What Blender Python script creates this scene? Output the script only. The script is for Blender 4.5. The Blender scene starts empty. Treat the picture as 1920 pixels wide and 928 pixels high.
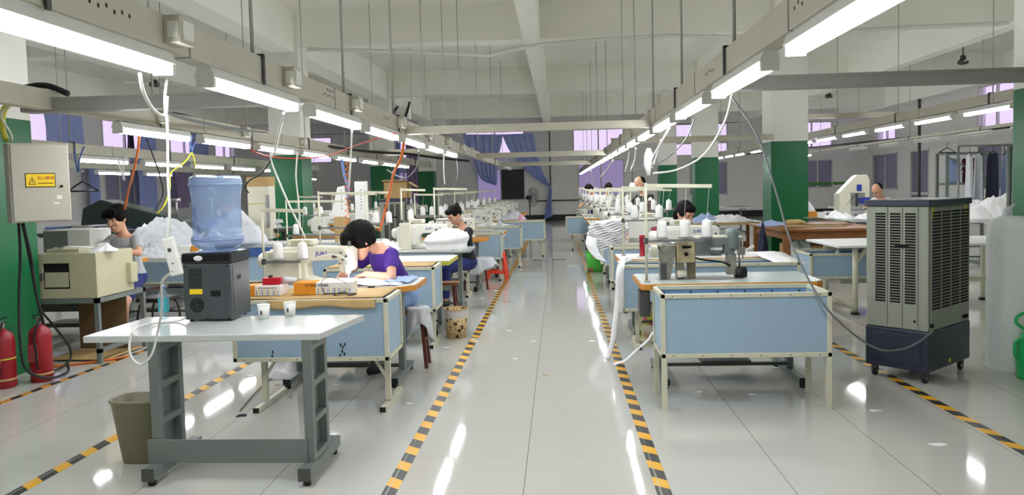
import bpy, math, random
from mathutils import Vector, Matrix, noise
random.seed(7)
C = bpy.context.scene
COL = C.collection
PI = math.pi
def V(*a): return Vector(a if len(a) > 1 else a[0])

# ---------------------------------------------------------------- camera, world, exposure
F_PX, PITCH, YAW, ROLL, PPY, EYE = 1436.53, 0.0541597, 0.0615952, -0.0245661, 429.819, 1.55
_F = V(-math.sin(YAW)*math.cos(PITCH), math.cos(YAW)*math.cos(PITCH), -math.sin(PITCH))
_R0 = V(math.cos(YAW), math.sin(YAW), 0.0); _U0 = _R0.cross(_F)
_R = _R0*math.cos(ROLL) + _U0*math.sin(ROLL); _U = -_R0*math.sin(ROLL) + _U0*math.cos(ROLL)
cam_d = bpy.data.cameras.new('camera'); cam = bpy.data.objects.new('camera', cam_d); COL.objects.link(cam)
cam.matrix_world = Matrix(((_R.x, _U.x, -_F.x, 0), (_R.y, _U.y, -_F.y, 0), (_R.z, _U.z, -_F.z, EYE), (0, 0, 0, 1)))
cam_d.sensor_width = 36; cam_d.lens = F_PX/1920*36; cam_d.shift_y = (PPY-464)/1920
cam_d.clip_start = .05; cam_d.clip_end = 200
C.camera = cam
TUBE_E, WORLD_E, EXPO = 56.0, 1.8, 0.10
w = bpy.data.worlds.new('dusk_sky'); C.world = w; w.use_nodes = True
bg = w.node_tree.nodes['Background']; bg.inputs[0].default_value = (.66, .57, .76, 1); bg.inputs[1].default_value = WORLD_E
C.view_settings.view_transform = 'Standard'; C.view_settings.look = 'None'
C.view_settings.exposure = EXPO; C.view_settings.gamma = 1; C.view_settings.use_curve_mapping = False
C.cycles.use_denoising = True
C.cycles.max_bounces = 16; C.cycles.diffuse_bounces = 12; C.cycles.glossy_bounces = 4
C.cycles.transmission_bounces = 6; C.cycles.transparent_max_bounces = 12
C.cycles.sample_clamp_indirect = 6; C.cycles.caustics_reflective = False; C.cycles.caustics_refractive = False

# a point of the place from where it shows in the photograph and its distance along Y (or its height, or its X)
def _ray(x, y): return _F + _R*((x-960)/F_PX) + _U*((PPY-y)/F_PX)
def P(x, y, Y): d = _ray(x, y); t = Y/d.y; return V(d.x*t, Y, EYE+d.z*t)
def PZ(x, y, z=0.0): d = _ray(x, y); t = (z-EYE)/d.z; return V(d.x*t, d.y*t, z)

# ---------------------------------------------------------------- materials
def lin(c):
    if isinstance(c, str): c = tuple(int(c[i:i+2], 16)/255 for i in (0, 2, 4))
    return tuple(((v+.055)/1.055)**2.4 if v > .04045 else v/12.92 for v in c) + (1.0,)
MATS = {}
def mat(name, col, rough=.5, metal=0, bump=0, scale=20, var=0.0, trans=0, spec=.5, coat=0, alpha=1, stretch=None, ior=1.45, sss=0):
    if name in MATS: return MATS[name]
    m = bpy.data.materials.new(name); m.use_nodes = True; nt = m.node_tree; b = nt.nodes['Principled BSDF']
    c = lin(col)
    b.inputs['Base Color'].default_value = c; b.inputs['Roughness'].default_value = rough; b.inputs['Metallic'].default_value = metal
    b.inputs['Specular IOR Level'].default_value = spec; b.inputs['Transmission Weight'].default_value = trans; b.inputs['IOR'].default_value = ior
    b.inputs['Coat Weight'].default_value = coat; b.inputs['Alpha'].default_value = alpha
    if sss: b.inputs['Subsurface Weight'].default_value = sss; b.inputs['Subsurface Radius'].default_value = (.02, .008, .004)
    if var or bump:
        tc = nt.nodes.new('ShaderNodeTexCoord'); mp = nt.nodes.new('ShaderNodeMapping')
        nt.links.new(tc.outputs['Object'], mp.inputs[0])
        if stretch: mp.inputs['Scale'].default_value = stretch
        n = nt.nodes.new('ShaderNodeTexNoise'); n.inputs['Scale'].default_value = scale; n.inputs['Detail'].default_value = 5
        nt.links.new(mp.outputs[0], n.inputs['Vector'])
        if var:
            r = nt.nodes.new('ShaderNodeValToRGB'); r.color_ramp.elements[0].position = .3; r.color_ramp.elements[1].position = .7
            r.color_ramp.elements[0].color = tuple(v*(1-var) for v in c[:3]) + (1,)
            r.color_ramp.elements[1].color = tuple(min(1, v*(1+var*.4)) for v in c[:3]) + (1,)
            nt.links.new(n.outputs[0], r.inputs[0]); nt.links.new(r.outputs[0], b.inputs['Base Color'])
        if bump:
            bp = nt.nodes.new('ShaderNodeBump'); bp.inputs['Strength'].default_value = bump; bp.inputs['Distance'].default_value = .02
            nt.links.new(n.outputs[0], bp.inputs['Height']); nt.links.new(bp.outputs[0], b.inputs['Normal'])
    MATS[name] = m; return m
def math_node(nt, op, a, b=None, c=None):
    n = nt.nodes.new('ShaderNodeMath'); n.operation = op
    for i, v in enumerate((a, b, c)):
        if v is None: continue
        if isinstance(v, (int, float)): n.inputs[i].default_value = v
        else: nt.links.new(v, n.inputs[i])
    return n.outputs[0]
def sep_obj(nt, coord='Object'):
    tc = nt.nodes.new('ShaderNodeTexCoord'); s = nt.nodes.new('ShaderNodeSeparateXYZ'); nt.links.new(tc.outputs[coord], s.inputs[0]); return s.outputs
def mixc(nt, fac, a, b):
    m = nt.nodes.new('ShaderNodeMix'); m.data_type = 'RGBA'
    if isinstance(fac, (int, float)): m.inputs[0].default_value = fac
    else: nt.links.new(fac, m.inputs[0])
    for i, v in ((6, a), (7, b)):
        if isinstance(v, tuple): m.inputs[i].default_value = v
        else: nt.links.new(v, m.inputs[i])
    return m.outputs[2]
def floor_mat():
    m = mat('polished_tile', 'BEBDB3', .05, spec=.6); nt = m.node_tree; b = nt.nodes['Principled BSDF']; o = sep_obj(nt)
    T = .68
    def seam(v, off, wd):
        f = math_node(nt, 'FRACT', math_node(nt, 'DIVIDE', math_node(nt, 'SUBTRACT', v, off), T))
        d = math_node(nt, 'MINIMUM', f, math_node(nt, 'SUBTRACT', 1.0, f))
        return math_node(nt, 'LESS_THAN', d, wd/T)
    s = math_node(nt, 'MAXIMUM', seam(o[0], -.21, .0022), math_node(nt, 'MULTIPLY', seam(o[1], 4.34, .0016), .45))
    n = nt.nodes.new('ShaderNodeTexNoise'); n.inputs['Scale'].default_value = .9; n.inputs['Detail'].default_value = 6
    c1 = mixc(nt, n.outputs[0], lin('B4B3AB'), lin('C6C6C0'))
    c2 = mixc(nt, math_node(nt, 'MULTIPLY', s, .75), c1, lin('55524A'))
    nt.links.new(c2, b.inputs['Base Color'])
    n2 = nt.nodes.new('ShaderNodeTexNoise'); n2.inputs['Scale'].default_value = 3.5; n2.inputs['Detail'].default_value = 4
    nt.links.new(math_node(nt, 'MULTIPLY_ADD', n2.outputs[0], .07, .02), b.inputs['Roughness'])
    n3 = nt.nodes.new('ShaderNodeTexNoise'); n3.inputs['Scale'].default_value = 2.2
    bp = nt.nodes.new('ShaderNodeBump'); bp.inputs['Strength'].default_value = .05; bp.inputs['Distance'].default_value = .02
    nt.links.new(n3.outputs[0], bp.inputs['Height']); nt.links.new(bp.outputs[0], b.inputs['Normal'])
    return m
def stripe_mat(name, a, b_, period, duty, axis=1, rough=.4, slant=0.0, coord='Object', wear=0):
    m = mat(name, a, rough); nt = m.node_tree; b = nt.nodes['Principled BSDF']; o = sep_obj(nt, coord)
    v = o[axis]
    if slant: v = math_node(nt, 'ADD', v, math_node(nt, 'MULTIPLY', o[0], slant))
    f = math_node(nt, 'FRACT', math_node(nt, 'DIVIDE', v, period))
    k = math_node(nt, 'LESS_THAN', f, duty)
    c = mixc(nt, k, lin(a), lin(b_))
    if wear:
        n = nt.nodes.new('ShaderNodeTexNoise'); n.inputs['Scale'].default_value = 2.2; n.inputs['Detail'].default_value = 8
        q = math_node(nt, 'MULTIPLY', math_node(nt, 'GREATER_THAN', n.outputs[0], .58), wear)
        c = mixc(nt, q, c, lin('B0AEA0'))
    nt.links.new(c, b.inputs['Base Color']); return m
def panel_mat():
    m = mat('paint_white_green', 'D6D6D0', .6); nt = m.node_tree; b = nt.nodes['Principled BSDF']; o = sep_obj(nt)
    k = math_node(nt, 'LESS_THAN', o[2], 2.27)
    nt.links.new(mixc(nt, k, lin('DDDDD6'), lin('0B5E36')), b.inputs['Base Color'])
    nt.links.new(math_node(nt, 'MULTIPLY_ADD', k, -.3, .65), b.inputs['Roughness']); return m
def glow(name, col, e):
    m = bpy.data.materials.new(name); m.use_nodes = True; nt = m.node_tree; nt.nodes.clear()
    em = nt.nodes.new('ShaderNodeEmission'); em.inputs[0].default_value = lin(col); em.inputs[1].default_value = e
    o = nt.nodes.new('ShaderNodeOutputMaterial'); nt.links.new(em.outputs[0], o.inputs[0]); MATS[name] = m; return m
def clear_mat(name, tint, amount, rough=.1, body='AEB8C8'):
    """thin clear or tinted sheet: transparent mixed with a glossy or frosted surface"""
    m = bpy.data.materials.new(name); m.use_nodes = True; nt = m.node_tree; b = nt.nodes['Principled BSDF']
    b.inputs['Base Color'].default_value = lin(body); b.inputs['Roughness'].default_value = rough
    t = nt.nodes.new('ShaderNodeBsdfTransparent'); t.inputs[0].default_value = lin(tint)
    mx = nt.nodes.new('ShaderNodeMixShader'); mx.inputs[0].default_value = amount
    nt.links.new(t.outputs[0], mx.inputs[1]); nt.links.new(b.outputs[0], mx.inputs[2])
    nt.links.new(mx.outputs[0], nt.nodes['Material Output'].inputs[0]); MATS[name] = m; return m
M_TILE = floor_mat()
M_WALL = mat('wall_paint', 'E2E3E0', .7, var=.05, scale=2)
M_CEIL = mat('ceiling_paint', 'EBEBE3', .85, var=.04, scale=.6)
M_PILLAR = panel_mat()
M_BLACK = mat('black_paint', '141414', .45)
M_TAPE = stripe_mat('hazard_tape', 'E0A81C', '2A2C2E', .25, .52, slant=.75, wear=.55)
M_TAPEO = stripe_mat('worn_tape', 'C8842A', '26221E', .22, .52, slant=.75, wear=.3)
M_TRAY = mat('grey_beige_enamel', 'B4B1A1', .45, var=.06, scale=4)
M_TRAYG = mat('galvanised_grey', '8F8F8A', .45, metal=.1, var=.06, scale=5)
M_ROD = mat('rod_grey', 'A6A69E', .45)
M_PANEL = clear_mat('pale_frosted_glass', 'D2CCDE', .35, .25, 'B0AEC4')
M_TUBE = glow('lit_tube', 'FBFCFF', TUBE_E)
M_TUBEOFF = mat('unlit_tube', 'D9DAD6', .3)
M_WENAM = mat('white_enamel', 'D8D9D4', .35)
M_CREAM = mat('cream_steel', 'CDCCB6', .42, var=.08, scale=9)
M_BLUE = mat('pale_blue_board', '98B2C6', .5, var=.05, scale=60)
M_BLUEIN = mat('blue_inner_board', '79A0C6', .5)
M_TOP = mat('grey_laminate', 'C3CCCB', .22, var=.04, scale=9)
M_TOPG = mat('speckled_grey_laminate', 'BFC3C1', .15, var=.05, scale=70)
M_TOPW = mat('white_laminate', 'E6E8E6', .25)
M_WOODE = mat('orange_wood_edge', 'CC8A34', .4, var=.22, scale=6, stretch=(1, 6, 12))
M_YEDGE = mat('yellow_edge', 'B8B23A', .45)
M_WOOD = mat('brown_wood', '8A5A30', .45, var=.35, scale=5, stretch=(1, 6, 6))
M_DWOOD = mat('dark_red_wood', '5C2C20', .4, var=.3, scale=6, stretch=(6, 6, 1))
M_LEG = mat('grey_green_steel', '6F7774', .42, metal=.15, var=.05, scale=8)
M_LEGD = mat('dark_grey_steel', '4B4D4B', .45, metal=.2)
M_STEEL = mat('bare_steel', 'A5A6A4', .3, metal=.8)
M_MACH = mat('ivory_machine_enamel', 'DAD7C4', .32, var=.03, scale=5)
M_MACHW = mat('white_machine_enamel', 'E4E3DA', .3)
M_MACHG = mat('worn_machine_grey', '8E8C80', .4, metal=.2, var=.35, scale=18)
M_GREENG = mat('motor_grey_green', '6C7A78', .4, metal=.1)
M_RUBBER = mat('black_rubber', '17181A', .5)
M_CLOTH = mat('white_cloth', 'F1F1F4', .85, bump=.35, scale=14, var=.05)
M_CLOTHB = mat('pale_blue_cloth', '9FB2DA', .85, bump=.35, scale=14, var=.1)
M_CLOTHN = mat('navy_cloth', '20243A', .85, bump=.3, scale=14)
M_CLOTHP = mat('pink_cloth', 'E0A6C0', .85, bump=.3, scale=14)
M_CLOTHG = mat('light_grey_cloth', 'C9CCD2', .85, bump=.35, scale=14, var=.08)
M_CLOTHM = mat('mint_cloth', 'BFD6D2', .85, bump=.3, scale=14)
M_CURT = mat('blue_curtain', 'A0AEE2', .85, bump=.2, scale=6, var=.1)
M_THREAD = mat('white_thread', 'ECECEA', .75, bump=.3, scale=120, stretch=(.2, .2, 6))
M_THREADB = mat('blue_thread', '6B78C8', .7, bump=.3, scale=120, stretch=(.2, .2, 6))
M_RED = mat('red_plastic', 'B01626', .35)
M_REDEX = mat('extinguisher_red', '8E1420', .35, var=.15, scale=10)
M_CORAL = mat('coral_plastic', 'E2492F', .35)
M_GREENP = mat('green_plastic', '1FA85C', .3)
M_CARD = mat('cardboard', 'B79A68', .8, var=.08, scale=12)
M_CARDE = mat('cardboard_edge', '94794A', .85)
M_ORANGEP = mat('orange_print', 'D68A1E', .6)
M_PAPER = mat('white_paper', 'E8E8E4', .8)
M_COOLG = mat('cooler_grey_green', '8C9084', .42, var=.04, scale=6)
M_COOLN = mat('cooler_navy', '2B3040', .4, var=.1, scale=6)
M_SLOT = mat('slot_dark', '0B0C0B', .9)
M_BWRAP = mat('bubble_wrap', 'EAF0F0', .35, bump=.45, scale=55, var=.05)
M_BEIGE = mat('beige_steel', 'B4AF92', .42, var=.05, scale=6)
M_GBOX = mat('grey_cabinet_paint', 'AEAB9D', .4, var=.04, scale=3)
M_SIGNY = mat('sign_yellow', 'E8C81E', .5)
M_SIGNR = mat('sign_brown_red', '6A2A12', .5)
M_DISP = mat('dispenser_grey', '43484B', .35, var=.05, scale=5)
M_DISPD = mat('dispenser_black', '17191B', .2)
M_BIN = mat('olive_bin_plastic', '8D8A72', .45)
M_CORDW = mat('white_cord', 'DCDCD8', .45)
M_CORDB = mat('black_cord', '17181A', .5)
M_CORDG = mat('grey_cord', '6B7070', .5)
M_ORANGE = mat('orange_hose', 'D86A1C', .4)
M_REDC = mat('red_cord', 'B8402A', .5)
M_YEL = mat('yellow_tie', 'C4C23A', .6)
M_BLUET = mat('blue_ribbon', '6A86C8', .7)
M_SKIN = mat('skin', 'C99A80', .5, sss=.15)
M_HAIR = mat('black_hair', '0B0908', .65, spec=.15, bump=.5, scale=40, stretch=(3, 3, .6))
M_LIPS = mat('lips', 'A8524E', .5)
M_EYE = mat('dark_eye', '120E0C', .3)
M_PURPLE = mat('purple_shirt', '3C1B7C', .8, bump=.3, scale=10)
M_TBLACK = mat('black_shirt', '15161A', .8, bump=.2, scale=10)
M_TWHITE = mat('white_shirt', 'DCDDE0', .8, bump=.3, scale=10)
M_TGREY = mat('light_grey_shirt', 'A6A9AD', .8, bump=.3, scale=10)
M_JEAN = mat('blue_jeans', '7C9BC4', .85, bump=.3, scale=12)
M_NAVY = mat('navy_fabric', '1F2B66', .8, bump=.2, scale=10)
M_TPINK = mat('pink_shirt', 'D07078', .8, bump=.2, scale=10)
M_SKIRT = mat('blue_apron_board', '3B5A92', .6)
M_PLAST = clear_mat('milky_plastic', 'FFFFFF', .55, .3, 'D8DEE4')
M_BOTTLE = clear_mat('blue_bottle_plastic', 'D2DDEE', .42, .12, 'A2B6D2')
M_PETB = clear_mat('clear_bottle_plastic', 'F0F6FA', .30, .08, 'D0E4F0')
M_PANE = clear_mat('window_glass', 'F4F0F8', .10, .03, 'D0D0D8')
M_PANEF = clear_mat('frosted_glass', '94949F', .5, .25, '9A9EAA')
M_WFRAME = mat('window_frame_paint', 'C9C9C6', .5)
M_ALU = mat('aluminium', 'B9BBB8', .35, metal=.6)
M_TREE = mat('plum_lacquer', '8C1020', .3)

# ---------------------------------------------------------------- mesh building
class MB:
    def __init__(s): s.v = []; s.f = []; s.m = []; s.sm = []
    def add(s, vs, fs, m=0, smooth=False):
        n = len(s.v); s.v += [tuple(v) for v in vs]
        for f in fs: s.f.append([n+i for i in f]); s.m.append(m); s.sm.append(smooth)
        return s
    def box(s, x0, x1, y0, y1, z0, z1, m=0, X=None):
        vs = [V(x, y, z) for z in (z0, z1) for y in (y0, y1) for x in (x0, x1)]
        if X is not None: vs = [X @ v for v in vs]
        return s.add(vs, [(0, 2, 3, 1), (4, 5, 7, 6), (0, 1, 5, 4), (2, 6, 7, 3), (0, 4, 6, 2), (1, 3, 7, 5)], m)
    def bar(s, a, b, wx, wz, m=0, up=(0, 0, 1)):
        a, b = V(a), V(b); d = (b-a); L = d.length; d.normalize(); u = V(up)
        if abs(d.dot(u)) > .98: u = V(0, 1, 0)
        r = d.cross(u).normalized(); u = r.cross(d)
        vs = [p + r*sx*wx/2 + u*sz*wz/2 for p in (a, b) for sx, sz in ((-1, -1), (1, -1), (1, 1), (-1, 1))]
        return s.add(vs, [(3, 2, 1, 0), (4, 5, 6, 7), (0, 1, 5, 4), (1, 2, 6, 5), (2, 3, 7, 6), (3, 0, 4, 7)], m)
    def tube(s, pts, r, seg=8, m=0, cap=True):
        pts = [V(p) for p in pts]; n = len(pts); rings = []; prev = None
        rs = r if isinstance(r, (list, tuple)) else [r]*n
        for i, p in enumerate(pts):
            d = (pts[min(i+1, n-1)] - pts[max(i-1, 0)]).normalized()
            if prev is None: u = V(0, 0, 1) if abs(d.z) < .9 else V(1, 0, 0); u = (u - d*u.dot(d)).normalized()
            else: u = (prev - d*prev.dot(d)).normalized()
            prev = u; q = d.cross(u)
            rings.append([p + (u*math.cos(2*PI*k/seg) + q*math.sin(2*PI*k/seg))*rs[i] for k in range(seg)])
        vs = [v for R in rings for v in R]
        fs = [(i*seg+k, i*seg+(k+1) % seg, (i+1)*seg+(k+1) % seg, (i+1)*seg+k) for i in range(n-1) for k in range(seg)]
        s.add(vs, fs, m, True)
        if cap: n0 = len(s.v)-len(vs); s.f += [[n0+k for k in range(seg-1, -1, -1)], [n0+(n-1)*seg+k for k in range(seg)]]; s.m += [m, m]; s.sm += [False, False]
        return s
    def cyl(s, a, b, r, r2=None, seg=16, m=0): return s.tube([a, b], [r, r if r2 is None else r2], seg, m)
    def lathe(s, prof, c=(0, 0, 0), seg=24, m=0, closed=False):
        vs = []; cx, cy, cz = c
        for r, z in prof: vs += [(cx+r*math.cos(2*PI*k/seg), cy+r*math.sin(2*PI*k/seg), cz+z) for k in range(seg)]
        n = len(prof); R = range(n if closed else n-1)
        fs = [(i*seg+k, i*seg+(k+1) % seg, ((i+1) % n)*seg+(k+1) % seg, ((i+1) % n)*seg+k) for i in R for k in range(seg)]
        return s.add(vs, fs, m, True)
    def ell(s, c, r, seg=14, rings=9, m=0, X=None):
        c = V(c); vs = []
        if isinstance(r, (int, float)): r = (r, r, r)
        for i in range(rings+1):
            t = PI*i/rings
            for k in range(seg):
                a = 2*PI*k/seg; q = V(r[0]*math.sin(t)*math.cos(a), r[1]*math.sin(t)*math.sin(a), -r[2]*math.cos(t))
                vs.append(c + (X @ q if X is not None else q))
        fs = [(i*seg+k, i*seg+(k+1) % seg, (i+1)*seg+(k+1) % seg, (i+1)*seg+k) for i in range(rings) for k in range(seg)]
        return s.add(vs, fs, m, True)
    def prism(s, poly, a, b, axis='y', m=0, X=None):
        n = len(poly)
        def mk(u, v, t): return {'y': V(u, t, v), 'x': V(t, u, v), 'z': V(u, v, t)}[axis]
        vs = [mk(u, v, a) for u, v in poly] + [mk(u, v, b) for u, v in poly]
        if X is not None: vs = [X @ v for v in vs]
        fs = [tuple(range(n)), tuple(range(2*n-1, n-1, -1))] + [(i, n+i, n+(i+1) % n, (i+1) % n) for i in range(n)]
        return s.add(vs, fs, m)
    def loft(s, rings, seg=16, m=0):
        """rings: (centre, u-vector, v-vector): closed elliptical sections"""
        vs = []
        for c, u, v in rings: vs += [V(c) + V(u)*math.cos(2*PI*k/seg) + V(v)*math.sin(2*PI*k/seg) for k in range(seg)]
        n = len(rings)
        fs = [(i*seg+k, i*seg+(k+1) % seg, (i+1)*seg+(k+1) % seg, (i+1)*seg+k) for i in range(n-1) for k in range(seg)]
        fs += [tuple(range(seg-1, -1, -1)), tuple((n-1)*seg+k for k in range(seg))]
        return s.add(vs, fs, m, True)
    def cap(s, a, ra, b, rb, seg=12):
        s.ell(a, ra, seg, 7); s.ell(b, rb, seg, 7); return s.tube([a, b], [ra, rb], seg)
    def sheet(s, fn, nu, nv, t=.004, m=0):
        """thick cloth from fn(u,v)->point"""
        g = [[V(fn(i/nu, j/nv)) for j in range(nv+1)] for i in range(nu+1)]
        vs = []; W = nv+1
        def nrm(i, j):
            a = g[min(i+1, nu)][j]-g[max(i-1, 0)][j]; b = g[i][min(j+1, nv)]-g[i][max(j-1, 0)]; q = a.cross(b)
            return q.normalized() if q.length > 1e-9 else V(0, 0, 1)
        for sgn in (0, 1):
            for i in range(nu+1):
                for j in range(W): vs.append(g[i][j] + nrm(i, j)*t*(sgn-.5))
        o = (nu+1)*W; fs = []
        for i in range(nu):
            for j in range(nv):
                a, b, c, d = i*W+j, i*W+j+1, (i+1)*W+j+1, (i+1)*W+j
                fs += [(a, b, c, d), (o+d, o+c, o+b, o+a)]
        for i in range(nu): fs += [(i*W, (i+1)*W, o+(i+1)*W, o+i*W), ((i+1)*W+nv, i*W+nv, o+i*W+nv, o+(i+1)*W+nv)]
        for j in range(nv): fs += [(j+1, j, o+j, o+j+1), (nu*W+j, nu*W+j+1, o+nu*W+j+1, o+nu*W+j)]
        return s.add(vs, fs, m, True)
    def build(s, name, mats, parent=None, loc=None, bevel=0, smooth=None, remesh=0, label=None, kind=None):
        me = bpy.data.meshes.new(name); me.from_pydata(s.v, [], s.f)
        for mm in (mats if isinstance(mats, (list, tuple)) else [mats]): me.materials.append(mm)
        me.polygons.foreach_set('material_index', s.m)
        me.polygons.foreach_set('use_smooth', [bool(x) if smooth is None else smooth for x in s.sm])
        me.update()
        o = bpy.data.objects.new(name, me); COL.objects.link(o)
        if parent is not None: o.parent = parent
        if loc is not None: o.location = loc
        if bevel:
            b = o.modifiers.new('bevel', 'BEVEL'); b.width = bevel; b.segments = 2; b.limit_method = 'ANGLE'; b.angle_limit = .7
        if remesh:
            b = o.modifiers.new('remesh', 'REMESH'); b.mode = 'VOXEL'; b.voxel_size = remesh; b.use_smooth_shade = True
            b = o.modifiers.new('smooth', 'SMOOTH'); b.iterations = 3; b.factor = .5
        if label: o['label'] = label
        if kind: o['kind'] = kind
        return o
def tag(o, label=None, cat=None, group=None, kind=None):
    if label: o['label'] = label
    if cat: o['category'] = cat
    if group: o['group'] = group
    if kind: o['kind'] = kind
    return o
def empty(name, label, cat, loc=(0, 0, 0), rz=0, group=None):
    o = bpy.data.objects.new(name, None); COL.objects.link(o); o.location = loc; o.rotation_euler = (0, 0, rz)
    return tag(o, label, cat, group)
def copy_tree(o, loc=None, rz=None, label=None, group=None, parent=None):
    c = o.copy(); COL.objects.link(c)
    if parent is not None: c.parent = parent
    if loc is not None: c.location = loc
    if rz is not None: c.rotation_euler = (0, 0, rz)
    if label: c['label'] = label
    if group: c['group'] = group
    for ch in o.children: copy_tree(ch, parent=c)
    return c
def text(name, s, size, mt, parent, loc, rot=(PI/2, 0, 0), ext=.0008, align='CENTER', sx=1):
    cu = bpy.data.curves.new(name, 'FONT'); cu.body = s; cu.size = size; cu.extrude = ext; cu.offset = size*.010; cu.align_x = align; cu.align_y = 'CENTER'
    cu.materials.append(mt); tmp = bpy.data.objects.new(name, cu); COL.objects.link(tmp); me = bpy.data.meshes.new_from_object(tmp.evaluated_get(bpy.context.evaluated_depsgraph_get())); bpy.data.objects.remove(tmp); o = bpy.data.objects.new(name, me); COL.objects.link(o); o.location = loc; o.rotation_euler = rot; o.scale = (sx, 1, 1)
    o.parent = parent; return o
def smooth_path(pts, n=8):
    pts = [V(p) for p in pts]; out = []
    for i in range(len(pts)-1):
        p0 = pts[max(i-1, 0)]; p1 = pts[i]; p2 = pts[i+1]; p3 = pts[min(i+2, len(pts)-1)]
        for k in range(n):
            t = k/n; out.append(.5*((2*p1) + (p2-p0)*t + (2*p0-5*p1+4*p2-p3)*t*t + (3*p1-p0-3*p2+p3)*t**3))
    out.append(pts[-1]); return out
def cord(name, pts, r, mt, label, cat='cord', group=None, n=8, seg=6):
    name = name.replace('cord', 'cable'); cat = cat.replace('cord', 'cable')
    return tag(MB().tube(smooth_path(pts, n), r, seg).build(name, mt), label, cat, group)
ORD = ['first', 'second', 'third', 'fourth', 'fifth', 'sixth', 'seventh', 'eighth', 'ninth', 'tenth', 'eleventh', 'twelfth', 'thirteenth', 'fourteenth',
       'fifteenth', 'sixteenth', 'seventeenth', 'eighteenth', 'nineteenth', 'twentieth', 'twenty-first', 'twenty-second', 'twenty-third', 'twenty-fourth', 'twenty-fifth', 'twenty-sixth']
def fbm(x, y, z, sc=1.0): return noise.fractal(V(x*sc, y*sc, z*sc), 1.0, 2.0, 4)
def ridge(x, y, z, sc=1.0): return 1-abs(noise.noise(V(x*sc, y*sc, z*sc)))*2

# ================================================================ THE SETTING
YB, XL, XR, ZC, YF = 35.0, -14.6, 13.7, 4.95, -5.0
def struct(mb, name, m, **k): o = mb.build(name, m, **k); o['kind'] = 'structure'; return o
struct(MB().box(XL-.3, XR+.3, YF-.3, YB+.3, -.2, 0), 'floor', M_TILE)
struct(MB().box(XL-.3, XR+.3, YF-.3, YB+.3, ZC, ZC+.2), 'ceiling', M_CEIL)
def wall(name, axis, pos, a0, a1, holes, t=.24, out=1):
    us = sorted({a0, a1, *[h[0] for h in holes], *[h[1] for h in holes]}); zs = sorted({0, ZC, *[h[2] for h in holes], *[h[3] for h in holes]})
    mb = MB()
    for i in range(len(us)-1):
        for j in range(len(zs)-1):
            uc, zc = (us[i]+us[i+1])/2, (zs[j]+zs[j+1])/2
            if any(h[0] < uc < h[1] and h[2] < zc < h[3] for h in holes): continue
            lo, hi = (pos, pos+t) if out > 0 else (pos-t, pos)
            if axis == 'y': mb.box(us[i], us[i+1], lo, hi, zs[j], zs[j+1])
            else: mb.box(lo, hi, us[i], us[i+1], zs[j], zs[j+1])
    return struct(mb, name, M_WALL)
HB = [(.7, 3.0, 3.05, 4.12), (.9, 3.0, 1.1, 2.72), (5.25, 7.62, 2.78, 4.22), (5.9, 7.6, 1.0, 2.5), (10.4, 12.2, 3.0, 4.16), (10.9, 12.2, 1.2, 2.46),
      (-4.2, -1.5, 3.0, 4.15), (-3.72, -1.5, .97, 2.42), (-8.3, -5.9, 2.8, 4.15), (-8.3, -5.9, 1.0, 2.4), (-12.6, -10.4, 2.9, 4.1)]
HL = [(20.1, 22.6, 3.1, 4.1), (23.9, 26.6, 3.1, 4.1), (28.2, 30.6, 3.1, 4.1), (23.9, 25.7, 1.2, 2.55), (27.8, 30.2, 1.2, 2.5), (14.6, 16.6, 3.1, 4.1), (32.0, 34.0, 3.1, 4.1)]
HR = [(23.9, 26.0, 3.0, 4.45), (32.1, 33.9, 3.0, 4.3), (23.2, 26.0, 1.1, 2.55), (31.9, 34.4, 1.1, 2.6), (29.3, 30.8, .02, 2.6)]
wall('wall_back', 'y', YB, XL, XR, HB); wall('wall_left', 'x', XL, YF, YB, HL, out=-1); wall('wall_right', 'x', XR, YF, YB, HR); wall('wall_front', 'y', YF, XL, XR, [], out=-1)
NW = [0]
def window(axis, pos, h, low, out=1, mull=2, trans=None, name='window'):
    NW[0] += 1; nm = '%s_%d' % (name, NW[0]); a, b, c, d = h; fr = MB(); f = .05
    def bx(mb, u0, u1, z0, z1, t0, t1):
        lo, hi = (pos+t0, pos+t1) if out > 0 else (pos-t1, pos-t0)
        if axis == 'y': mb.box(u0, u1, lo, hi, z0, z1)
        else: mb.box(lo, hi, u0, u1, z0, z1)
    for q in ((a, a+f, c, d), (b-f, b, c, d), (a, b, c, c+f), (a, b, d-f, d)): bx(fr, *q, -.02, .10)
    for k in range(1, mull): u = a+(b-a)*k/mull; bx(fr, u-.03, u+.03, c, d, .0, .08)
    if trans: bx(fr, a, b, trans-.05, trans+.05, .0, .08)
    o = struct(fr, nm, M_WFRAME)
    pn = MB(); bx(pn, a+f, b-f, c+f, d-f, .05, .056); q = pn.build('window_pane', (M_PANEL if axis == 'y' and a < 3 else M_PANEF) if low else M_PANE, o); q['kind'] = 'structure'
    return o
for h in HB: window('y', YB, h, h[2] < 2, trans=3.36 if abs(h[0]-5.25) < .01 else None)
for h in HL: window('x', XL, h, h[2] < 2, out=-1)
for h in HR[:-1]: window('x', XR, h, h[2] < 2)
window('x', XR, HR[-1], True, mull=1, trans=.95, name='door')
struct(MB().box(-2.58, -1.55, YB-.04, YB+.02, 1.02, 2.38), 'trim_board', mat('dark_board', '2E3030', .6))
struct(MB().box(XL, XR, YB-.03, YB, 0, .28), 'baseboard_back', M_BLACK)
struct(MB().box(10.5, XR, YB-.012, YB, 1.33, 1.45), 'trim_1', mat('green_stripe', '4E8A3A', .6))
XP = [(-5.42, -4.81), (3.86, 4.52)]; YP = [6.2, 14.2, 21.95, 29.6]
for i, (x0, x1) in enumerate(XP):
    for j, y in enumerate(YP):
        o = struct(MB().box(x0, x1, y, y+.58, 0, ZC), 'pillar', M_PILLAR)
ZB = 4.27
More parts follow.
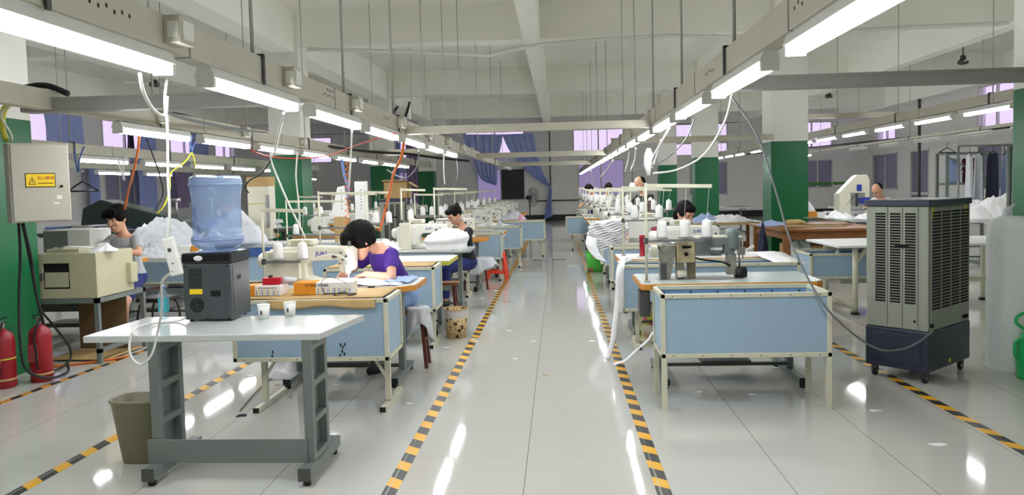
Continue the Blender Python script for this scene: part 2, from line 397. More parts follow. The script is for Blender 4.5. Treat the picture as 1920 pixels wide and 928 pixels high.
for y in [-1.2]+YP: struct(MB().box(XL, XR, y+.05, y+.5, ZB, ZC), 'beam', M_CEIL)
for x0, x1 in XP: struct(MB().box(x0+.08, x1-.06, YF, YB, ZB-.09, ZC), 'beam', M_CEIL)
for xc in (-13.2, -9.0, -.43, 8.25, 12.4): struct(MB().box(xc-.15, xc+.15, YF, YB, ZB-.05, ZC), 'beam', M_CEIL)

# ---------------------------------------------------------------- cable trunkings, trays and lamps
def trunking(name, X, y0, y1, z, label, rods, h=.13, wd=.09):
    t = empty(name, label, 'cable trunking', (X, y0, z))
    L = y1-y0; MB().box(-wd/2, wd/2, 0, L, 0, h).build('trunking_body', M_TRAY, t, bevel=.004)
    k = 0; j = MB()
    while k*2.0 < L: j.box(-wd/2-.003, wd/2+.003, k*2.0, k*2.0+.012, -.003, h+.003); k += 1
    j.build('joint_band', M_TRAYG, t)
    for ry in rods:
        r = MB().cyl((0, ry-y0, h), (0, ry-y0, ZC-z), .010 if ry < 8 else .007, seg=8).build('hanging_rod', M_ROD, t)
        MB().box(-wd/2-.012, wd/2+.012, ry-y0-.01, ry-y0+.01, h, h+.012).box(-wd/2-.014, -wd/2-.004, ry-y0-.01, ry-y0+.01, -.01, h+.01).box(wd/2+.004, wd/2+.014, ry-y0-.01, ry-y0+.01, -.01, h+.01).build('rod_bracket', M_LEGD, r)
    return t
def frange(a, b, s):
    r = []
    while a < b: r.append(a); a += s
    return r
TL1 = trunking('cable_trunking', -1.50, -3, 24, 2.10, 'main cream cable trunking above the left row of sewing tables', frange(-1.1, 13, 1.62)+frange(14.5, 24, 3.2))
TR1 = trunking('cable_trunking', .93, -3, 32, 2.12, 'main cream cable trunking above the right row of sewing tables', frange(-1.0, 12.5, 1.7)+frange(14.5, 31, 3.3))
TL2 = trunking('cable_trunking', -3.33, -1, 20, 2.13, 'second cream cable trunking from the aisle on the left, crossed by a black hose', frange(.5, 20, 1.9))
TL3 = trunking('cable_trunking', -5.9, 7.8, 18.6, 2.09, 'short cable trunking far left between grey cabinet and water bottle', frange(9, 18, 2.3))
TR2 = trunking('cable_trunking', 5.5, 4.0, 30, 2.46, 'cable trunking above the ironing tables behind the evaporative cooler', frange(7.4, 30, 2.7))
TL4 = trunking('cable_trunking', -8.7, 12.5, 28, 2.1, 'far left cable trunking over the pressing area', frange(13, 28, 3.5))
TL5 = trunking('cable_trunking', -12.0, 3, 14, 2.1, 'added outermost left cable trunking along the left wall', frange(4, 14, 3.5))  # unseen run, added only to carry the left fill lamps
TR4 = trunking('cable_trunking', 11.6, 5, 17.5, 2.46, 'added outermost right cable trunking along the right wall', frange(6, 17, 3.5))  # unseen run, added only to carry the right fill lamps
TR3 = trunking('cable_trunking', 8.35, 5, 32, 2.46, 'cable trunking carrying unlit lamps near the right wall', frange(9.5, 26, 3.1), wd=.06, h=.06)
so = MB().box(-.02, .02, -.045, .045, -.04, .04).box(.02, .026, -.035, .035, -.02, .03)
def socket(parent, y, side):
    o = MB().box(-.015, .05, -.055, .055, -.05, .055).build('socket_box', M_TRAY, parent, (side*.06, y, .07), bevel=.004)
    s = side*(.10 if side > 0 else .10)
    MB().box(-.004, .004, -.04, .04, -.035, .035).build('socket_plate', M_WENAM, o, (.052, 0, 0))
    MB().box(-.02, .02, -.003, .003, -.03, .03).build('socket_plate', M_WENAM, o, (.022, -.056, 0))
for y in (2.86, 4.10, 5.42, 7.0, 8.5, 10.0, 11.5): socket(TL1, y+3, 1)
for y in (6.2, 7.9, 9.7): socket(TL2, y+1, 1)
for y in (7.4, 9.2): socket(TR1, y+3, -1)
def holes(parent, y, side):
    mb = MB()
    for k in range(6): zz = .055+random.random()*.02; mb.box(side*.0455, side*.0465, y+k*.045, y+k*.045+.009, zz, zz+.013)
    mb.build('punched_holes', M_SLOT, parent)
for y in (2.35, 4.75, 6.4): holes(TL1, y+3, 1)
for y in (2.7, 4.4): holes(TR1, y+3, -1)
# lamps
def make_lamp(lit=True):
    t = empty('fluorescent_lamp', 'x', 'lamp'); m = M_TUBE if lit else M_TUBEOFF
    MB().prism([(-.028, .085), (.028, .085), (.045, .040), (.042, .037), (.026, .055), (-.026, .055), (-.042, .037), (-.045, .040)], 0, 1.10, 'y').build('reflector', M_WENAM, t)
    for dx in (-.021, .021): MB().cyl((dx, .03, .014), (dx, 1.07, .014), .0145, seg=8).build('lamp_tube', m, t)
    for y in (.015, 1.085): MB().box(-.04, .04, y-.012, y+.012, -.004, .06).build('lamp_holder', M_WENAM, t, bevel=.003)
    return t
LAMP = make_lamp(); LAMPOFF = make_lamp(False); used = set()
def place_lamp(src, X, Y, z, label, group):
    if id(src) in used: o = copy_tree(src, (X, Y, z), 0, label, group)
    else: o = src; used.add(id(src)); o.location = (X, Y, z); tag(o, label, None, group)
    return o
zl = 1.975
for i, y in enumerate([-1.1, .35, 1.8, 3.22, 4.6, 5.95, 7.35, 8.7, 10.08]):
    place_lamp(LAMP, -1.50, y, zl+.04, 'lit twin-tube lamp under the left main trunking, %s from the near end' % ORD[i], 'lamps on the left main trunking')
for i in range(24):
    y = -.75+1.37*i+(.06 if i > 2 else 0)
    place_lamp(LAMP, .93, y, zl+.06, 'lit twin-tube lamp under the right main trunking, %s from the near end' % ORD[i], 'lamps on the right main trunking')
for i, y in enumerate([3.0, 5.65, 7.0, 8.35, 9.8, 11.33, 12.85, 14.4, 15.8]):
    place_lamp(LAMP, -3.33, y, 2.04, 'lit lamp on the second left trunking, %s from the near end' % ORD[i], 'lamps on the second left trunking')
for i, y in enumerate([9.1, 10.6, 12.1, 13.5, 15.0, 16.5]):  # farther ones are added behind bottle and pillar to brighten the rear
    place_lamp(LAMP, -5.9, y, 2.0, 'lit lamp on the short far left trunking, %s from the cabinet' % ORD[i], 'lamps on the far left trunking')
for i, (x, y) in enumerate([(-8.7, 14.0), (-8.7, 15.7), (-8.7, 17.9), (-8.7, 19.4), (-8.7, 23.2), (-8.7, 24.6), (-8.7, 26.0)]):  # nearest pair is real; the hidden rest is added for rear fill light
    place_lamp(LAMP, x, y, 2.0, 'lit lamp low over the far left pressing area, %s from the window curtain' % ORD[i], 'lamps over the pressing area')
for i, y in enumerate([9.65, 11.07, 12.55, 14.05, 15.5, 16.9, 18.3, 19.7, 21.1, 22.95, 24.4, 25.85, 27.3, 28.7]):  # lamps hidden by the pillars are added to brighten the rear walls
    place_lamp(LAMP, 5.5, y, 2.36, 'lit lamp on the trunking behind the evaporative cooler, %s from the near end' % ORD[i], 'lamps over the ironing tables')
for i, y in enumerate([11.9, 13.6, 15.4, 17.4, 19.4, 21.4]):
    place_lamp(LAMPOFF, 8.35, y, 2.36, 'unlit lamp on the trunking near the right wall, %s from the near end' % ORD[i], 'unlit lamps near the right wall')
for i, y in enumerate([8.3, 11.3]):  # out-of-view lamps added to raise the light on the left
    place_lamp(LAMP, -12.0, y, 2.01, 'added fill lamp on the outermost left trunking, %s from the near end' % ORD[i], 'added lamps along the left wall')
for i, y in enumerate([6.3, 7.8, 9.3, 10.8, 12.3, 13.8, 15.3]):  # out-of-view lamps added to lift the dim right wall
    place_lamp(LAMP, 11.6, y, 2.37, 'added fill lamp on the outermost right trunking, %s from the near end' % ORD[i], 'added lamps along the right wall')
for i, y in enumerate([8.4, 9.9, 25.8, 27.2, 28.6, 30.0]):  # this row is unlit in view; unseen lit lamps added as fill
    place_lamp(LAMP, 8.35, y, 2.36, 'added fill lamp on the trunking near the right wall, %s from the near end' % ORD[i], 'added fill lamps near the right wall')
def tray(x0, x1, y, z0, z1, label, m=None, d=.12):
    t = empty('cable_tray', label, 'cable tray', (x0, y, z0)); L = x1-x0
    MB().box(0, L, -d/2, d/2, 0, (z1-z0)*.9).build('tray_channel', m or M_TRAYG, t, bevel=.003)
    MB().box(-.01, L+.01, -d/2-.008, d/2+.008, (z1-z0)*.84, z1-z0).build('tray_cover', m or M_TRAYG, t)
tray(-3.5, -1.46, 4.9, 2.12, 2.21, 'wide grey cable tray crossing from green pillar to left main trunking')
tray(.97, 3.3, 4.9, 2.12, 2.20, 'wide grey cable tray crossing in front of the right white pillar')
tray(-1.45, .88, 7.4, 2.09, 2.16, 'white cable tray spanning the aisle, nearest of the aisle crossings', M_TRAY)
tray(-1.45, .88, 14.0, 2.1, 2.19, 'white cable tray spanning the aisle, second of the aisle crossings', M_TRAY)
tray(-1.45, .88, 19.8, 2.1, 2.2, 'cable tray spanning the aisle nearest the back wall', M_TRAY)
tray(-4.6, -1.55, 14.1, 2.2, 2.31, 'cable tray from far left green pillar to left main trunking', M_TRAY)
tray(.98, 3.87, 14.1, 2.3, 2.4, 'cable tray from right main trunking to middle right pillar', M_TRAY)
tray(4.5, 7.5, 15.0, 2.72, 2.81, 'high white cable tray leaving the middle right pillar', M_TRAY)
cond = [P(577, 92, 13.8), P(760, 97, 13.8), P(920, 104, 13.8), P(935, 99, 13.8), P(1010, 84, 13.8), P(1130, 73, 13.8), P(1250, 67, 13.8), P(1400, 69, 13.8), P(1600, 58, 13.8), P(1700, 51, 13.8), P(1890, 43, 13.8)]
tag(MB().tube(cond, .035, 8).build('conduit_pipe', M_WENAM), 'thin white conduit running crooked below the ceiling beam', 'pipe')
for i, (x, y, z, lb) in enumerate([(9.4, 18.5, 4.2, 'three-blade ceiling fan above the cooler, nearer of the right pair'), (8.6, 25, 4.2, 'three-blade ceiling fan far right above the lit lamps'), (-9.3, 17.4, 4.15, 'three-blade ceiling fan far left behind the hanging cord')]):
    f = empty('ceiling_fan', lb, 'fan', (x, y, z), i*.7, 'ceiling fans')
    MB().cyl((0, 0, .05), (0, 0, ZC-z), .015, seg=8).build('fan_rod', M_LEGD, f)
    MB().lathe([(0, .16), (.05, .15), (.07, .05), (.11, .03), (.12, -.03), (.08, -.06), (0, -.07)], seg=16).build('fan_motor', M_LEGD, f)
    for k in range(3):
        a = k*2*PI/3+.35; X = Matrix.Rotation(a, 4, 'Z') @ Matrix.Rotation(.18, 4, 'X')
        MB().prism([(.1, -.03), (.2, -.05), (.62, -.075), (.66, -.05), (.66, .05), (.62, .07), (.2, .045), (.1, .03)], -.006, .006, 'z', X=X).build('fan_blade', M_WENAM, f)
# floor tapes
def tape(a, b, wd, m, label):
    a, b = V(*a, 0), V(*b, 0); d = b-a; o = MB().box(-wd/2, wd/2, 0, d.length, 0, .0015).build('floor_tape', m)
    o.location = a; o.rotation_euler = (0, 0, math.atan2(-d.x, d.y)); return tag(o, label, 'floor tape')
tape((-.90, 1.5), (-.90, 33), .075, M_TAPE, 'black and yellow hazard tape along the left side of the aisle')
tape((.50, 1.5), (.485, 33), .075, M_TAPE, 'black and yellow hazard tape along the right side of the aisle')
tape((2.6, 1.8), (2.38, 30), .075, M_TAPE, 'hazard tape on floor running under the tall evaporative cooler')
tape((-2.92, 2.0), (-2.66, 30), .075, M_TAPE, 'hazard tape on floor passing beside the olive waste bin')
tape((-4.42, 3.0), (-3.78, 16), .06, M_TAPEO, 'worn dark orange tape on floor before the red extinguishers')

# ================================================================ WORK STATIONS
def bin_parts(t, x0, x1, d, zb=.36, zt=.80, feet='plain', back=True, cover=False):
    """pale blue work bin with cream angle frame; front at y=0"""
    f = .03; fr = MB()
    for x in (x0, x1-f):
        for y in (0, d-f):
            fr.box(x, x+f, y, y+f, zb, zt)
    for z in (zb, zt-f):
        for y in (0, d-f): fr.box(x0, x1, y, y+f, z, z+f)
        for x in (x0, x1-f): fr.box(x, x+f, 0, d, z, z+f)
    fr.build('bin_frame', M_CREAM, t, bevel=.003)
    g = .008
    MB().box(x0+f, x1-f, .012, .012+g, zb+f, zt-f).build('front_panel', M_BLUE, t)
    MB().box(x0+f, x1-f, d-.02, d-.02+g, zb+f, zt-f).build('back_panel', M_BLUEIN, t)
    for x in (x0+.012, x1-.012-g): MB().box(x, x+g, f, d-f, zb+f, zt-f).build('side_panel', M_BLUE, t)
    MB().box(x0+.02, x1-.02, .02, d-.02, zb+.01, zb+.018).build('bin_floor', M_BLUEIN, t)
    sc = MB(); n = 6
    for k in range(n):
        x = x0+.08+(x1-x0-.16)*k/(n-1)
        for z in (zb+.015, zt-.015): sc.box(x-.004, x+.004, -.002, 0, z-.004, z+.004)
        sc.cyl((x, d-.021, zt-.05), (x, d-.024, zt-.05), .009, seg=8)
    sc.build('rivets', M_LEGD, t)
    for x in ((x0+.02, x1-.02) if feet == 'plain' else (x0+.16, x1-.05)):
        if feet == 'plain':
            for y in (.02, d-.03): MB().box(x-.018, x+.018, y-.016, y+.016, 0, zb).build('leg', M_CREAM, t)
        else:
            l = MB().box(x-.02, x+.02, d*.3, d*.3+.035, .04, zb).box(x-.02, x+.02, -.02, d+.05, 0, .035)
            l.build('leg', M_CREAM, t, bevel=.003)
            MB().box(x-.021, x+.021, -.026, -.02, .0, .036).build('end_cap', M_RUBBER, t)
            s = 1 if x > (x0+x1)/2 else -1
            MB().bar((x, d*.3, .2), (x-s*.1, d*.3, zb), .02, .02).build('brace', M_CREAM, t)
def table_parts(t, x0, x1, d, top=M_TOP, edge=M_WOODE, zt=.80, th=.05, legs=M_LEG, ch=.06, stand=True):
    """sewing table; camera-side edge at y=0, worker side at y=d"""
    poly = [(x0+ch*.3, 0), (x1-ch, 0), (x1, ch), (x1, d), (x0, d), (x0, ch*.3)]
    tp = MB().prism(poly, zt-th, zt-.004, 'z').build('tabletop_edge', edge, t, bevel=.004)
    MB().prism([(x0+ch*.3+.004, .006), (x1-ch-.002, .006), (x1-.006, ch+.002), (x1-.006, d-.006), (x0+.006, d-.006), (x0+.006, ch*.3)], zt-.004, zt, 'z').build('tabletop', top, t)
    if not stand: return
    for x in (x0+.17, x1-.17):
        l = MB().box(x-.025, x+.025, d*.52-.045, d*.52+.045, .06, zt-th).box(x-.02, x+.02, .04, d-.04, zt-th-.03, zt-th)
        l.box(x-.03, x+.03, -.02, d+.02, .03, .075)
        o = l.build('leg', legs, t, bevel=.004)
        for y in (.0, d): MB().cyl((x, y, 0), (x, y, .03), .025, seg=10).build('foot_pad', M_RUBBER, o)
        MB().box(x-.031, x+.031, -.026, -.019, .03, .076).build('end_cap', M_RUBBER, o)
    MB().box(x0+.17, x1-.17, d*.52-.008, d*.52+.008, .27, .39).build('crossbar', legs, t, bevel=.003)
    MB().box(x0+.19, x1-.19, d*.45-.012, d*.45+.012, .10, .125).build('foot_rail', M_LEGD, t)
    MB().box((x0+x1)/2-.2, (x0+x1)/2+.18, d*.3, d*.75, .14, .16).build('treadle', M_LEGD, t)
def mach_parts(t, text_=True, led=True, s=1.0, wheel=-1, mt=None, motor=True):
    """lockstitch machine seen from its back: handwheel at -x, needle at +x"""
    mt = mt or M_MACH
    b = MB().prism([(-.30, .0), (.33, .0), (.33, .03), (.05, .035), (-.02, .06), (-.03, .16), (0, .195), (.21, .20), (.215, .11), (.235, .10), (.30, .10), (.32, .13), (.32, .28), (.29, .305), (-.05, .32), (-.29, .30), (-.31, .27), (-.31, .05)], -.075, .075, 'y')
    b.build('machine_body', mt, t, bevel=.012)
    MB().box(-.325, .33, -.09, .09, 0, .012).build('bed_plate', M_STEEL, t)
    MB().cyl((-.385, 0, .20), (-.32, 0, .20), .065, seg=20).cyl((-.40, 0, .20), (-.385, 0, .20), .05, seg=20).build('handwheel', mt, t, bevel=.004)
    if motor: MB().box(-.32, -.06, -.115, -.07, .05, .285).build('motor_cover', mt, t, bevel=.012)
    cp = MB().box(-.17, .03, -.05, .05, 0, .05).build('control_panel', mt, t, (0, 0, .325), bevel=.008)
    MB().box(-.14, 0, -.052, -.05, .008, .04).build('panel_plate', M_BEIGE, cp)
    MB().cyl((.265, 0, .0), (.265, 0, .12), .006, seg=8).build('needle_bar', M_STEEL, t)
    MB().box(.25, .28, -.008, .022, .012, .02).cyl((.265, .012, .02), (.265, .012, .12), .004, seg=6).build('presser_foot', M_STEEL, t)
    MB().cyl((.19, -.075, .235), (.19, -.10, .235), .018, seg=12).cyl((.25, -.075, .2), (.25, -.085, .2), .008, seg=8).cyl((.275, -.075, .23), (.275, -.085, .23), .01, seg=8).cyl((.235, -.075, .26), (.235, -.083, .26), .008, seg=8).cyl((.225, -.075, .17), (.225, -.083, .17), .007, seg=8).build('tension_discs', M_LEGD, t)
    MB().cyl((.20, 0, .30), (.20, 0, .37), .004, seg=6).box(.27, .29, -.01, .01, .29, .35).build('thread_guide', M_STEEL, t)
    if text_: text('brand_lettering', 'JUKI', .045, MATS['lettering'], t, (.09, -.0765, .255), ext=.0005)
mat('lettering', '2A2E9A', .5); mat('lettering_red', 'A8321C', .5); mat('lettering_black', '1A1A1A', .5)
def new_bin(loc, x1, d, label, group=None, **k):
    t = empty('work_bin', label, 'storage bin', loc, 0, group); bin_parts(t, 0, x1, d, **k); return t
def new_table(loc, x1, d, label, group=None, **k):
    t = empty('sewing_table', label, 'sewing table', loc, 0, group); table_parts(t, 0, x1, d, **k); return t
CONE = empty('thread_cone', 'x', 'thread'); MB().lathe([(0, 0), (.040, 0), (.042, .01), (.036, .112), (.031, .127), (.02, .132), (0, .132)], seg=14).build('thread_winding', M_THREAD, CONE)
MB().lathe([(0, .125), (.013, .125), (.010, .145), (0, .145)], seg=8).build('cone_tip', M_WENAM, CONE)
CONEB = [None]; ncone = [0]
def cone(x, y, z, label, group='white thread cones on the thread stands', s=1.0, m=None):
    global CONE
    if ncone[0] == 0: o = CONE; o.location = (x, y, z); tag(o, label, None, group)
    else: o = copy_tree(CONE, (x, y, z), 0, label, group)
    ncone[0] += 1; o.scale = (s, s, s); return o
def new_stand(loc, h, label, arm=.5, tz=.36, n=3, where='', group='thread stands', side=1, top=True):
    """pole at the base point, tray with cones at tz, thread arm on top reaching in +x*side"""
    t = empty('thread_stand', label, 'thread stand', loc, 0, group)
    MB().cyl((0, 0, 0), (0, 0, h), .0105, seg=8).build('pole', M_CREAM, t)
    MB().cyl((0, 0, 0), (0, 0, .012), .026, seg=12).build('base_flange', M_STEEL, t)
    if top: MB().bar((-.01*side, 0, h-.02), (arm*side, 0, h-.035), .02, .028).build('thread_arm', M_CREAM, t, bevel=.002)
    MB().bar((-.02*side, 0, tz), ((arm-.06)*side, 0, tz), .025, .022).build('cone_arm', M_STEEL, t)
    MB().box(-.014, .014, -.014, .014, tz-.02, tz+.025).build('clamp', M_LEGD, t)
    for k in range(n):
        cx = (.12+k*(arm-.16)/max(n-1, 1))*side
        MB().lathe([(0, tz+.012), (.052, tz+.018), (.054, tz+.022), (0, tz+.018)], (cx, 0, 0), 14).cyl((cx, 0, tz+.01), (cx, 0, tz+.17), .003, seg=5).build('cone_plate', M_STEEL, t)
        cone(loc[0]+cx, loc[1], loc[2]+tz+.022, 'white thread cone, %s from the pole on %s' % (ORD[k], where))
        if top: MB().tube([(cx, 0, tz+.17), (cx+.02, 0, h-.04)], .0012, 4, cap=False).build('thread', M_THREAD, t)
    return t
T_ = .80
# ---- right row, nearest station
BIN = new_bin((.68, 5.23, 0), 1.14, .47, 'pale blue work bin with cream frame nearest the camera right of aisle', feet='plain')
t = new_table((.61, 5.80, 0), 1.36, .68, 'grey-topped sewing table with orange wood edge behind the nearest right bin')
MB().box(-.01, .07, .05, .2, .54, .74).build('motor_control_box', M_LEGD, t, bevel=.006)
MB().cyl((.07, .12, .60), (.13, .12, .60), .045, seg=14).build('motor', M_MACH, t)
st = new_stand((.665, 5.92, T_), .76, 'tall cream thread stand carrying three large cones on nearest right table', arm=.50, tz=.315, n=3, where='the nearest right thread stand')
# old compound machine
t = empty('sewing_machine', 'old worn grey heavy sewing machine with motor canister on the nearest right table', 'sewing machine', (1.005, 6.1, T_))
MB().prism([(-.22, 0), (-.14, 0), (-.12, .12), (-.10, .20), (-.10, .27), (-.20, .28), (-.22, .22)], -.05, .05, 'y').build('left_frame', M_MACHG, t, bevel=.006)
MB().cyl((-.285, 0, .22), (-.235, 0, .22), .052, seg=20).cyl((-.30, 0, .22), (-.285, 0, .22), .03, seg=16).build('handwheel', M_MACH, t, bevel=.003)
MB().box(-.09, .05, -.07, .06, .13, .30).build('gear_housing', mat('yellowed_steel', 'B9AB86', .4, var=.4, scale=14), t, bevel=.01)
MB().cyl((-.02, -.07, .20), (-.02, -.078, .20), .016, seg=12).box(-.05, .02, -.075, -.07, .245, .265).build('housing_screws', M_SLOT, t)
MB().box(.0, .055, -.055, .055, 0, .32).build('column', mat('oily_brown_steel', '6B5F48', .4, var=.5, scale=12), t, bevel=.006)
MB().box(-.09, -.03, -.03, .05, 0, .13).build('lower_housing', M_MACHG, t, bevel=.006)
MB().cyl((-.09, -.05, .04), (-.02, -.05, .04), .032, seg=16).build('belt_roller', M_MACH, t)
MB().box(-.215, -.17, -.06, -.05, 0, .13).build('guard', M_LEGD, t)
MB().cyl((-.24, 0, .25), (0, 0, .25), .018, seg=10).cyl((-.20, 0, .28), (0, 0, .28), .01, seg=8).build('drive_shaft', M_STEEL, t)
MB().prism([(.05, .19), (.33, .19), (.36, .16), (.36, .30), (.33, .325), (.05, .315)], -.055, .055, 'y').build('machine_arm', M_LEG, t, bevel=.01)
MB().box(.05, .42, -.05, .05, .318, .335).build('arm_cover', M_MACH, t, bevel=.005)
MB().box(.17, .26, -.06, -.055, .225, .245).build('arm_plate', M_WENAM, t)
MB().lathe([(0, .23), (.05, .23), (.052, .24), (.052, .36), (.045, .385), (.02, .39), (0, .39)], (.345, -.02, 0), 18).build('motor_canister', M_GREENG, t)
MB().box(.30, .37, -.05, .03, .03, .20).build('needle_housing', M_MACHG, t, bevel=.005)
MB().cyl((.36, -.02, .045), (.45, -.02, .045), .042, seg=16).build('feed_roller', M_RUBBER, t)
MB().cyl((.40, -.02, .08), (.40, -.02, .36), .008, seg=8).cyl((.425, -.02, .15), (.425, -.02, .33), .006, seg=8).box(.385, .44, -.04, .0, .18, .24).build('needle_bar', M_STEEL, t)
MB().bar((.40, -.03, .19), (.51, -.03, .25), .012, .02).build('lifting_lever', M_WENAM, t, bevel=.003)
MB().tube(smooth_path([(.04, -.05, .17), (.12, -.06, .15), (.26, -.06, .13), (.32, -.05, .10)]), .008, 6).tube(smooth_path([(.27, -.06, .27), (.25, -.08, .20), (.17, -.07, .19)]), .005, 6).build('black_cable', M_RUBBER, t)
MB().box(-.24, .42, -.09, .09, 0, .005).build('bed_plate', M_STEEL, t)
cord('grey_cord', [P(1392, 172, 5.0)+V(0, .3, 0), P(1420, 255, 5.3), P(1455, 360, 5.35), P(1482, 450, 5.3), P(1525, 540, 5.15), P(1570, 600, 5.1), P(1640, 652, 5.3), P(1690, 655, 5.5), P(1725, 640, 5.65), P(1750, 620, 5.75)], .007, M_CORDG, 'long grey cable hanging from right trunking to the base of the evaporative cooler')
cord('white_cord', [P(1372, 178, 5.0), P(1358, 230, 5.6), P(1320, 290, 6.0), P(1270, 318, 6.2), P(1225, 325, 5.95)], .008, M_CORDW, 'thick white cable looping from right lamps to the nearest thread stand')
cord('dark_cord', [P(1302, 222, 6.4), P(1285, 262, 6.6), P(1245, 300, 6.9), P(1200, 318, 7.2), P(1175, 322, 7.6)], .006, M_CORDG, 'thin dark cable looping left from the right lamps to rear thread stands')
# ---- right row, following stations
PB = new_bin((.57, 7.2, 0), 1.65, .46, 'long pale blue work bin, second from camera in the right row', feet='T')
PT = new_table((.60, 7.78, 0), 1.46, .62, 'sewing table with wood edge under the folded white tape, second in right row', top=M_TOPW)
tag(new_stand((.68, 8.2, T_), .74, 'thin cream thread stand with dark pole clamp behind the red cylinder', arm=.42, tz=.37, n=2, where='the second right thread stand'))
SM = empty('sewing_machine', 'white sewing machine in front of the dark-haired woman right of the aisle', 'sewing machine', (1.33, 8.05, T_)); mach_parts(SM, mt=M_MACHW)
TBL = new_table((.60, 9.85, 0), 1.2, .6, 'sewing table holding the layered white bundle, third in right row')
STB = new_bin((.62, 9.3, 0), 1.1, .45, 'pale blue work bin, third from camera in the right row', feet='T')
for k, y in enumerate([11.9, 13.95, 16.0, 17.95, 20.1, 22.35, 24.5]):
    nm = ORD[k+3]
    copy_tree(TBL, (.60, y, 0), 0, 'sewing table with wood edge, %s from camera in the right row' % nm, 'sewing tables of the right row')
    if k not in (3, 5): copy_tree(STB, (.62, y-.5, 0), 0, 'pale blue work bin, %s from camera in the right row' % nm, 'work bins of the right row')
copy_tree(STB, (.16, 18.72, 0), 0, 'pale blue work bin standing out into the aisle, right side far end')
copy_tree(STB, (.50, 21.7, 0), 0, 'pale blue work bin farthest along the right side of the aisle')
for k, y in enumerate([10.15, 12.2, 14.25, 16.3, 18.35, 20.4, 22.5, 24.6]):
    o = copy_tree(SM, (1.22, y, T_), 0, 'white sewing machine, %s from camera in the right row' % ORD[k+2], 'sewing machines of the right row')
    new_stand((.66, y+.05, T_), .70+random.uniform(-.05, .05), 'cream thread stand, %s from camera in the right row' % ORD[k+2], arm=.48, tz=.36, n=3 if k < 5 else 2, where='the %s stand of the right row' % ORD[k+2])
    if k < 5:
        new_stand((1.16, y+.28, T_), .70, 'cream thread stand beside the %s machine of the right row' % ORD[k+2], arm=.36, tz=.38, n=2, where='the inner stand by the %s right machine' % ORD[k+2])
# things on second/third tables
t = empty('thread_tube', 'tall dark red plastic cylinder standing on second right sewing table', 'container', (.86, 8.02, T_))
MB().lathe([(0, 0), (.033, 0), (.033, .015), (.030, .02), (.030, .19), (.033, .195), (.033, .215), (0, .215)], seg=18).build('cylinder', M_TREE, t)
MB().lathe([(0, .215), (.028, .215), (.028, .225), (0, .225)], seg=18).build('lid', M_RED, t)
t = empty('thread_spool', 'small blue thread spool beside the dark red cylinder', 'thread', (.945, 7.98, T_))
MB().lathe([(0, 0), (.026, 0), (.026, .085), (.018, .11), (0, .112)], seg=14).build('thread_winding', M_THREADB, t)
MB().lathe([(0, .11), (.008, .11), (.007, .125), (0, .125)], seg=8).build('cone_tip', M_WENAM, t)

# ---- cloth shapes
def heap(name, label, cat, c, r, h, m, seed=0, n=56, rough=.35, group=None, rz=0, kind=None, flat=.5):
    mb = MB(); vs = []; N = n; R = n//2
    for i in range(R+1):
        t = i/R
        for k in range(N):
            a = 2*PI*k/N; e = 1+.16*noise.noise(V(math.cos(a)*1.3+seed, math.sin(a)*1.3, seed*.7))
            x, y = r[0]*t*e*math.cos(a), r[1]*t*e*math.sin(a)
            z = h*(1-t**(2.6))**.75*(flat+(1-flat)*(1-t))/1.0
            wx = x+.05*noise.noise(V(x*6, y*6, seed)); wy = y+.05*noise.noise(V(y*6, x*6, seed+4)); q = .55*(.55-abs(noise.noise(V(wx*5+seed, wy*8, 1.3)))*2)+.35*(.5-abs(noise.noise(V(wx*13, wy*9+seed, 2.3)))*2)
            z = max(.0, z*(1+rough*q*1.4)+ (rough*.03*q if t < .97 else 0)) if i < R else 0
            vs.append((x, y, z))
    fs = [(i*N+k, (i+1)*N+k, (i+1)*N+(k+1) % N, i*N+(k+1) % N) for i in range(R) for k in range(N)]
    fs.append(tuple(R*N+k for k in range(N-1, -1, -1)))
    mb.add(vs, fs, 0, True); o = mb.build(name, m, loc=c); o.rotation_euler = (0, 0, rz); return tag(o, label, cat, group, kind)
def folded(name, label, cat, c, sx, sy, n, m, th=.018, seed=0, rz=0, group=None, jit=.02):
    """a stack of folded garments: layers as one bundle"""
    rnd = random.Random(seed); mb = MB()
    for k in range(n):
        dx, dy = rnd.uniform(-jit, jit), rnd.uniform(-jit, jit); N = 28; z0 = k*th
        for zz, q in ((z0, .94), ):
            prof = []
            for f, zq in ((.95, 0), (1, .3), (1, .7), (.95, 1)):
                ring = []
                for j in range(N):
                    a = 2*PI*j/N; ca, sa = math.cos(a), math.sin(a); p = 5
                    rr = (abs(ca)**p+abs(sa)**p)**(-1/p)*f
                    ring.append((dx+sx/2*rr*ca*(1+.05*noise.noise(V(ca*2+seed, sa*2, k*.7))), dy+sy/2*rr*sa, z0+zq*th+.006*noise.noise(V(ca*3, sa*3, k+seed))*(zq)))
                prof += ring
            fs = [(i*N+j, i*N+(j+1) % N, (i+1)*N+(j+1) % N, (i+1)*N+j) for i in range(3) for j in range(N)]
            fs += [tuple(range(N-1, -1, -1)), tuple(3*N+j for j in range(N))]; mb.add(prof, fs, 0, True)
    o = mb.build(name, m, loc=c); o.rotation_euler = (0, 0, rz); return tag(o, label, cat, group)
def strip(name, label, pts, wd, m, cat='fabric strip', t=.003, side=(1, 0, 0)):
    pts = smooth_path(pts, 8); s = V(side).normalized()*wd/2; n = len(pts)-1
    def fn(u, v): p = pts[min(int(round(u*n)), n)]; return p + s*(2*v-1) + V(0, 0, .004*math.sin(u*20))
    return tag(MB().sheet(fn, n, 3, t).build(name, m), label, cat)
